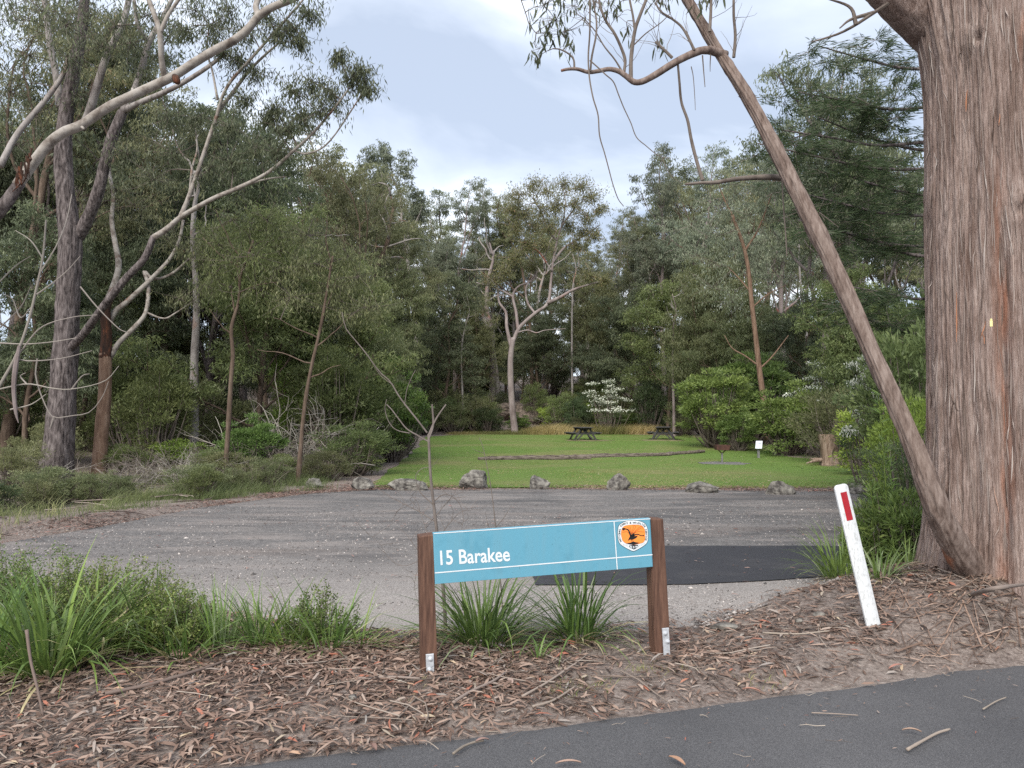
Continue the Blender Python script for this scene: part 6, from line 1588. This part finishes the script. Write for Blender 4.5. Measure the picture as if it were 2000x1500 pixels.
while len(pts) < 620:
    y = r3.uniform(9.4, 22); x = r3.uniform(-17, -3.2)
    xf = np.interp(y, FAR[3:8, 1], FAR[3:8, 0]) if y < 17.1 else float(lawn_l(y)) - .3
    dd = xf - x
    if dd < .55 + .9 * r3.uniform() or dd > 8 or not in_view(x, y): continue
    if r3.uniform() > np.interp(dd, [0, 1.2, 3.5, 8], [.35, 1, .7, .2]) * (.12 + .88 * (fbm(np.array(x * .9), np.array(y * .9)) > .05)): continue
    pts.append((x, y))
tufts('edge_grass', np.array(pts), .34 * r3.uniform(.3, 1.3, len(pts)), .008, 46, M['edge_grass'], 'straggly olive grass along the left edge of the car park', .42, 2, .15)
pts = np.column_stack([r3.uniform(-4, 11, 900), r3.uniform(49.4, 52.5, 900)])
hgt = .8 * np.interp(pts[:, 0], [-4, -1, 0.5, 2, 9, 11], [.3, .35, .5, 1.0, 1.0, .6])
tufts('dry_grass', pts, hgt, .020, 26, M['drygrass'], 'tall dry straw-coloured grass along the back of the lawn', .3, 3, .16)
pts = np.column_stack([r3.uniform(-4.6, 13, 9000), 17.5 + 32 * r3.uniform(0, 1, 9000) ** 2.0]); pts = pts[(pts[:, 0] > lawn_l(pts[:, 1]) + .1) & (pts[:, 0] < lawn_r(pts[:, 1]) - .1)]
tufts('turf', pts, .05, .012, 9, M['turf'], 'short green turf of the picnic lawn', .6, 4, .09)
pts = np.column_stack([r3.uniform(9, 13.5, 260), r3.uniform(23, 46, 260)]); pts = pts[(abs(pts[:, 0] - lawn_r(pts[:, 1])) < .7)]
tufts('border_grass', pts, .22, .012, 26, M['turf'], 'longer green grass at the foot of the right-hand bushes', .25, 6, .14)
pts = np.column_stack([r3.uniform(-.6, 1.6, 60), r3.uniform(4.2, 4.95, 60)]); pts = pts[(pts[:, 1] > road_edge(pts[:, 0]) + .12)]
pts = pts[fbm(pts[:, 0] * 2.2 + 4, pts[:, 1] * 2.2) > .0]
tufts('verge_grass', pts, .055, .004, 26, M['turf'], 'tiny green grass sprouts in the leaf litter before the sign', .6, 7, .05)

# ------------------------------------------------------------------ leaf litter
def litter(name, xy, Lr, W, lab, seed, vb=.5, vs=.24, flatz=.13, lift=.012):
    r2 = np.random.default_rng(seed); n = len(xy); az = r2.uniform(0, 6.28, n); ti = r2.normal(0, flatz, n); L_ = Lr[0] + (Lr[1] - Lr[0]) * r2.uniform(0, 1, n) ** 1.7; W = np.clip(L_ * .19, .003, W * 1.15)
    z = H(xy[:, 0], xy[:, 1]); on_road = (xy[:, 1] < road_edge(xy[:, 0])) | ((xy[:, 1] > near_edge(xy[:, 0])) & (xy[:, 1] < far_edge(xy[:, 0])))
    z = np.where(on_road, np.maximum(H(xy[:, 0], xy[:, 1], False), 0) + .022, z)
    d = np.stack([np.cos(az) * np.cos(ti), np.sin(az) * np.cos(ti), np.sin(ti)], -1) * L_[:, None]
    p_ = np.column_stack([xy, z + r2.uniform(.002, lift, n) + np.abs(d[:, 2]) * .5]) - d * .5
    wv = nrm(np.stack([-np.sin(az), np.cos(az), r2.normal(0, .35, n)], -1)) * (W * r2.uniform(.5, 1.2, n) * .5)[:, None]
    cb = np.stack([-np.sin(az), np.cos(az), 0 * az], -1) * (L_ * r2.normal(0, .10, n))[:, None]; b = np.zeros((n, 3)); b[:, 2] = L_ * r2.uniform(.0, .12, n)
    V = np.stack([p_, p_ + .3 * d + wv + b + cb * .6, p_ + .3 * d - wv + b + cb * .6, p_ + .7 * d + .8 * wv + b + cb * .7, p_ + .7 * d - .8 * wv + b + cb * .7, p_ + d], 1).reshape(-1, 3)
    i = np.arange(n)[:, None] * 6; a = np.clip(r2.normal(vb, vs, n), 0, 1)
    mb = MB(); mb.add(V, i + np.array([[1, 3, 4, 2]]), np.concatenate([i + np.array([[0, 1, 2]]), i + np.array([[3, 5, 4]])]), qa=a, ta=np.concatenate([a, a]))
    o = mb.obj(name, M['litter']); kind(o, 'stuff', lab); o['category'] = 'leaf litter'
def sample(n, x0, x1, fy0, fy1, dens):
    x = r3.uniform(x0, x1, n * 3); u_ = r3.uniform(0, 1, n * 3); a_, b_ = fy0(x), fy1(x); y = a_ + (b_ - a_) * u_
    k = r3.uniform(0, 1, n * 3) < dens(x, y, u_); return np.column_stack([x, y])[k][:n]
def dverge(x, y, u_):
    base = np.interp(x, [-5, -1, .3, 1.3, 2.0, 2.6, 4.5], [1, 1, .8, .28, .17, .34, .85]) * np.interp(u_, [0, .08, .3, .75, 1], [.12, .38, .8, 1, .6])
    return np.clip(base * (np.interp(x, [-1, 1], [1.15, .8]) + np.interp(x, [-1, 1], [.9, 2.0]) * fbm(x * 1.4 + 2, y * 1.4, 3)), .03, 1)
litter('leaf_litter', sample(52000, -4.4, 5.0, lambda x: road_edge(x) - .06, lambda x: np.minimum(near_edge(x) + .15, 8.2), dverge), (.014, .125), .0150, 'thick layer of fallen brown gum leaves and bark on the verge', 81)
litter('edge_litter', sample(26000, -12, 9.5, lambda x: far_edge(x) - .5, lambda x: far_edge(x) + np.where(x < -3.3, 2.2, 1.0), lambda x, y, u_: np.clip((.5 + fbm(x * 1.2, y * 1.2)) * np.interp(x, [-12, -3, 0, 3, 9], [1, 1, .35, .5, .9]) * np.interp(u_, [0, .25, 1], [.1, .9, .7]), .02, 1)), (.05, .11), .018, 'fallen leaves along the far edge of the car park', 82, vb=.46)
litter('scattered_leaf', sample(3200, -7, 9, near_edge, far_edge, lambda x, y, u_: np.clip(.10 + 2.4 * np.maximum(fbm(x * .35 + 3, y * 1.3, 3) - .12, 0), .03, 1)), (.03, .08), .014, 'stray leaves and chips scattered over the car park', 83, vb=.5, vs=.26, flatz=.1)
litter('lawn_leaf', np.column_stack([r3.uniform(-4, 11, 1500), 17.6 + 30 * r3.uniform(0, 1, 1500) ** 1.6]), (.05, .10), .02, 'pale fallen leaves scattered on the lawn', 84, vb=.75, vs=.12, lift=.06)
litter('road_leaf', sample(420, -2.2, 4.2, lambda x: road_edge(x) - 2.2, lambda x: road_edge(x), lambda x, y, u_: .12 + .8 * u_ ** 4), (.012, .045), .008, 'small leaf scraps on the dark road', 85, vb=.68, vs=.2, flatz=.06)
litter('leaf_crumbs', sample(26000, -4.4, 5.0, lambda x: road_edge(x) - .03, lambda x: np.minimum(near_edge(x) + .1, 8.0), lambda x, y, u_: np.clip(.35 + .8 * fbm(x * 2.2, y * 2.2), .08, 1) * np.interp(u_, [0, .1, 1], [.4, 1, 1])), (.006, .026), .006, 'crumbled leaf and bark fragments on the soil of the verge', 86, vb=.4)
def gravel(n, seed):
    r2 = np.random.default_rng(seed); x = r2.uniform(-7, 7, n * 3); u_ = r2.uniform(0, 1, n * 3) ** 2.2; y = near_edge(x) - .15 + u_ * 7.0
    ok = (fbm(x * .9 + 7, y * .9) > -.25) & ~((x > -.1) & (y > 7.3) & (y < 9.5)); x, y = x[ok][:n], y[ok][:n]; n = len(x)
    z = H(x, y, False) + .016; s_ = r2.uniform(.004, .013, n) * (1 + (r2.uniform(0, 1, n) > .96) * 1.2)
    o8 = np.array([(1, 0, 0), (-1, 0, 0), (0, 1, 0), (0, -1, 0), (0, 0, .8), (0, 0, -.5)]); an = r2.uniform(0, 6.28, n)
    V = o8[None] * s_[:, None, None] * r2.uniform(.6, 1.3, (n, 6, 1)); ca, sa = np.cos(an)[:, None], np.sin(an)[:, None]
    V = np.stack([V[..., 0] * ca - V[..., 1] * sa + x[:, None], V[..., 0] * sa + V[..., 1] * ca + y[:, None], V[..., 2] + z[:, None]], -1).reshape(-1, 3)
    T = np.array([(0, 2, 4), (2, 1, 4), (1, 3, 4), (3, 0, 4), (2, 0, 5), (1, 2, 5), (3, 1, 5), (0, 3, 5)])
    mb = MB(); mb.add(V, None, (np.arange(n)[:, None, None] * 6 + T[None]).reshape(-1, 3), ta=np.repeat(np.clip(r2.normal(.5, .25, n), 0, 1), 8))
    o = mb.obj('gravel', M['pebble']); kind(o, 'stuff', 'loose pale gravel strewn over the near side of the car park'); o['category'] = 'gravel'
M['pebble'] = leaf_mat('loose_gravel', [(0, (.07, .065, .063)), (.5, (.22, .20, .19)), (1, (.52, .48, .45))], trans=0, rough=.9)
gravel(16000, 61)
def twigs(name, xy, Lr, r_, lab, seed):
    r2 = np.random.default_rng(seed); mb = MB()
    for x, y in xy:
        az = r2.uniform(0, 6.28); L_ = r2.uniform(*Lr); q = []
        dvec = np.array([math.cos(az), math.sin(az)]); b_ = r2.normal(0, .08) * L_
        for s_ in (-.5, -.15, .2, .5):
            xx, yy = np.array([x, y]) + dvec * s_ * L_ + np.array([-dvec[1], dvec[0]]) * b_ * (1 - 4 * s_ * s_)
            q.append((xx, yy, max(float(H(xx, yy)), .012) + r_ + .012 + r2.uniform(0, .012)))
        mb.tube(q, np.array([1, .9, .8, .5]) * r_ * r2.uniform(.5, 1.2), 4, a=r2.uniform())
    o = mb.obj(name, M['twig']); kind(o, 'stuff', lab); o['category'] = 'twigs'
twigs('fallen_twigs', sample(420, -4.2, 5, lambda x: road_edge(x) + .1, lambda x: np.minimum(near_edge(x), 7.8), dverge), (.08, .5), .0042, 'thin fallen twigs in the leaf litter of the verge', 91)
twigs('road_twigs', sample(46, -1.2, 4, lambda x: road_edge(x) - 1.8, lambda x: road_edge(x), lambda x, y, u_: .3 + 0 * x), (.04, .14), .0022, 'small twigs lying on the dark road', 92)
twigs('forest_sticks', np.array([(x, y) for x, y in np.column_stack([r3.uniform(-16, -5.6, 160), r3.uniform(10, 20, 160)]) if x < np.interp(y, FAR[3:8, 1], FAR[3:8, 0]) - .2]), (.3, 1.4), .012, 'grey sticks on the forest floor left of the car park', 93)
# heap of peeled bark at the foot of the huge trunk
mb = MB(); r2 = np.random.default_rng(44)
for k in range(330):
    x = r2.uniform(2.55, 4.8); y = r2.uniform(max(4.95, float(road_edge(np.array(x))) + .12), 5.95)
    az = r2.normal(.25, .7); L_ = r2.uniform(.08, .42); dvec = np.array([math.cos(az), math.sin(az)]); q = []
    for s_ in np.linspace(-.5, .5, 5):
        xx, yy = np.array([x, y]) + dvec * s_ * L_; q.append((xx, yy, float(H(xx, yy)) + .010 + .02 * r2.uniform()))
    q = np.array(q); sd = np.array([-dvec[1], dvec[0], r2.normal(0, .4)]) * r2.uniform(.0015, .0048)
    V = np.empty((10, 3)); V[0::2] = q + sd; V[1::2] = q - sd; i = np.arange(4)[:, None] * 2; mb.add(V, i + np.array([[0, 1, 3, 2]]), qa=float(np.clip(r2.normal(.32, .2), 0, .85)))
o = mb.obj('peeled_bark', M['litter']); kind(o, 'stuff', 'peeled strips of bark heaped at the foot of the huge trunk'); o['category'] = 'bark'

# single sticks and leaves that stand out
def ground_px(px, py, z=0.02):
    d = (CAM_H - z) * F_PX / (py - 815.5)
    for _ in range(6):
        p_ = P(px, py, d); h_ = max(float(H(p_[0], p_[1])), .014) + z; d *= 1 + (p_[2] - h_) / (CAM_H - h_)
    return P(px, py, d)
STK = [([(1350, 1460), (1375, 1448), (1405, 1432)], 0, ''),
       ([(1772, 1464), (1800, 1448), (1830, 1432), (1855, 1424)], .0085, 'thickest grey stick lying on the road at lower right'),
       ([(885, 1472), (905, 1458), (925, 1450), (945, 1446)], .0075, 'curved stick on the road below the sign'),
       ([(885, 1372), (920, 1350), (960, 1332), (985, 1315)], .010, 'dark stick in the litter right of the left sign post'),
       ([(1020, 1360), (1065, 1335), (1110, 1305), (1130, 1292)], .008, 'thin pale stick in the litter below the middle of the sign'),
       ([(1040, 1380), (1080, 1368), (1125, 1340)], .008, 'brown stick lying near the road edge below the sign'),
       ([(205, 1355), (300, 1335), (400, 1305), (440, 1290)], .012, 'long reddish bark strip lying below the heath mounds'),
       ([(52, 1230), (60, 1290), (72, 1340), (85, 1400)], .009, 'pale dead stick leaning in the largest grass clump'),
       ([(1820, 1180), (1880, 1166), (1940, 1150), (2010, 1140)], .018, 'long peeled branch lying at the foot of the huge trunk'),
       ([(1725, 1190), (1735, 1215), (1748, 1240), (1752, 1246)], .007, 'short twig beside the guide post base'),
       ([(1585, 1392), (1630, 1394), (1676, 1397)], .004, 'straight thin twig on the road below the guide post'),
       ([(1920, 1385), (1945, 1370), (1965, 1362)], .005, 'short twig on the road near the right edge'),
       ([(700, 1326), (760, 1322), (820, 1325)], .009, 'grey stick lying left of the left sign post'),
       ([(1490, 1236), (1560, 1238), (1620, 1232)], .007, 'thin stick between the sign and the guide post')]
for pts, r_, lab in STK:
    if not r_: continue
    q = np.array([ground_px(a_, b_, r_ * 1.2 + .012) for a_, b_ in pts]); 
    if 'leaning' in lab:
        g0 = ground_px(*pts[-1]); q = np.array([P(a_, b_, g0[1] + .02 + .10 * (len(pts) - 1 - k) / 3) for k, (a_, b_) in enumerate(pts)])
    c = q.mean(0); o_ = MB(); o_.tube(catmull(q, 16), np.linspace(r_, r_ * .65, 16) * (1 + .2 * fbm(np.arange(16) * .8 + r_ * 999, 1.)), 7, a=.4 if ('reddish' in lab or 'leaning' in lab) else .7)
    o = o_.obj('fallen_stick', M['twig'], None, c, smooth_=True); o.location = c; tag(o, lab, 'stick', 'loose sticks')
LV = [((1306, 1480), (1338, 1497), .030, .98, 'red curled leaf at the bottom edge of the road'), ((1085, 1494), (1135, 1492), .020, .62, 'long tan leaf at the bottom edge of the road'), ((928, 1452), (955, 1447), .022, .68, 'tan leaf lying on the curved road stick'),
      ((722, 1455), (735, 1468), .03, .55, 'small pink leaf on the road edge at lower left'), ((435, 1390), (460, 1394), .028, .80, 'yellow leaf in the litter at lower left'), ((991, 1328), (1001, 1338), .035, .80, 'pale pink leaf below the sign panel'),
      ((1450, 1348), (1485, 1352), .022, .98, 'red leaf at the road edge right of the sign'), ((1736, 1308), (1762, 1300), .022, .98, 'reddish leaf at the road edge under the guide post'), ((1762, 1428), (1800, 1432), .018, .60, 'pink-brown leaf beside the thickest road stick')]
for a_, b_, w_, v_, lab in LV:
    p0, p1 = ground_px(*a_, .016), ground_px(*b_, .016); ax = p1 - p0; sd = nrm(np.cross(ax, UP)) * w_ * .5; c = (p0 + p1) / 2
    mb = MB(); rows = []
    for s_ in np.linspace(0, 1, 7):
        wd = math.sin(math.pi * (s_ * .92 + .04)) ** .8; m_ = p0 + ax * s_ + UP * (.004 + .010 * math.sin(s_ * 3.1)); rows += [m_ + sd * wd + UP * .006, m_, m_ - sd * wd + UP * .006]
    Q = [(k * 3 + j, k * 3 + j + 1, k * 3 + j + 4, k * 3 + j + 3) for k in range(6) for j in range(2)]
    mb.add(rows, Q, qa=v_); o = mb.obj('fallen_leaf', M['litter'], None, c); o.location = c; tag(o, lab, 'leaf', 'loose leaves')
# flat stone in the verge
p = ground_px(1415, 1226); o = bpy.data.objects.new('flat_stone', rock_mesh('flat_stone', 5, (.24, .12, .07), M['rock'], 6, 3)); o.location = (p[0], p[1], p[2]); COL.objects.link(o); tag(o, 'flat pale stone half buried in the verge right of the sign', 'stone')
for i, (px, py, s_) in enumerate(((1600, 1200, .09), (1560, 1212, .07), (690, 1362, .06))):
    p = ground_px(px, py); o = bpy.data.objects.new('small_stone', rock_mesh('small_stone', 15 + i, (s_, s_ * .7, s_ * .5), M['rock'], 6, 3)); o.location = tuple(p); COL.objects.link(o)
    tag(o, ['small pale stone left of the guide post base', 'smaller stone further left of the guide post base', 'small grey stone in the litter at lower left'][i], 'stone')
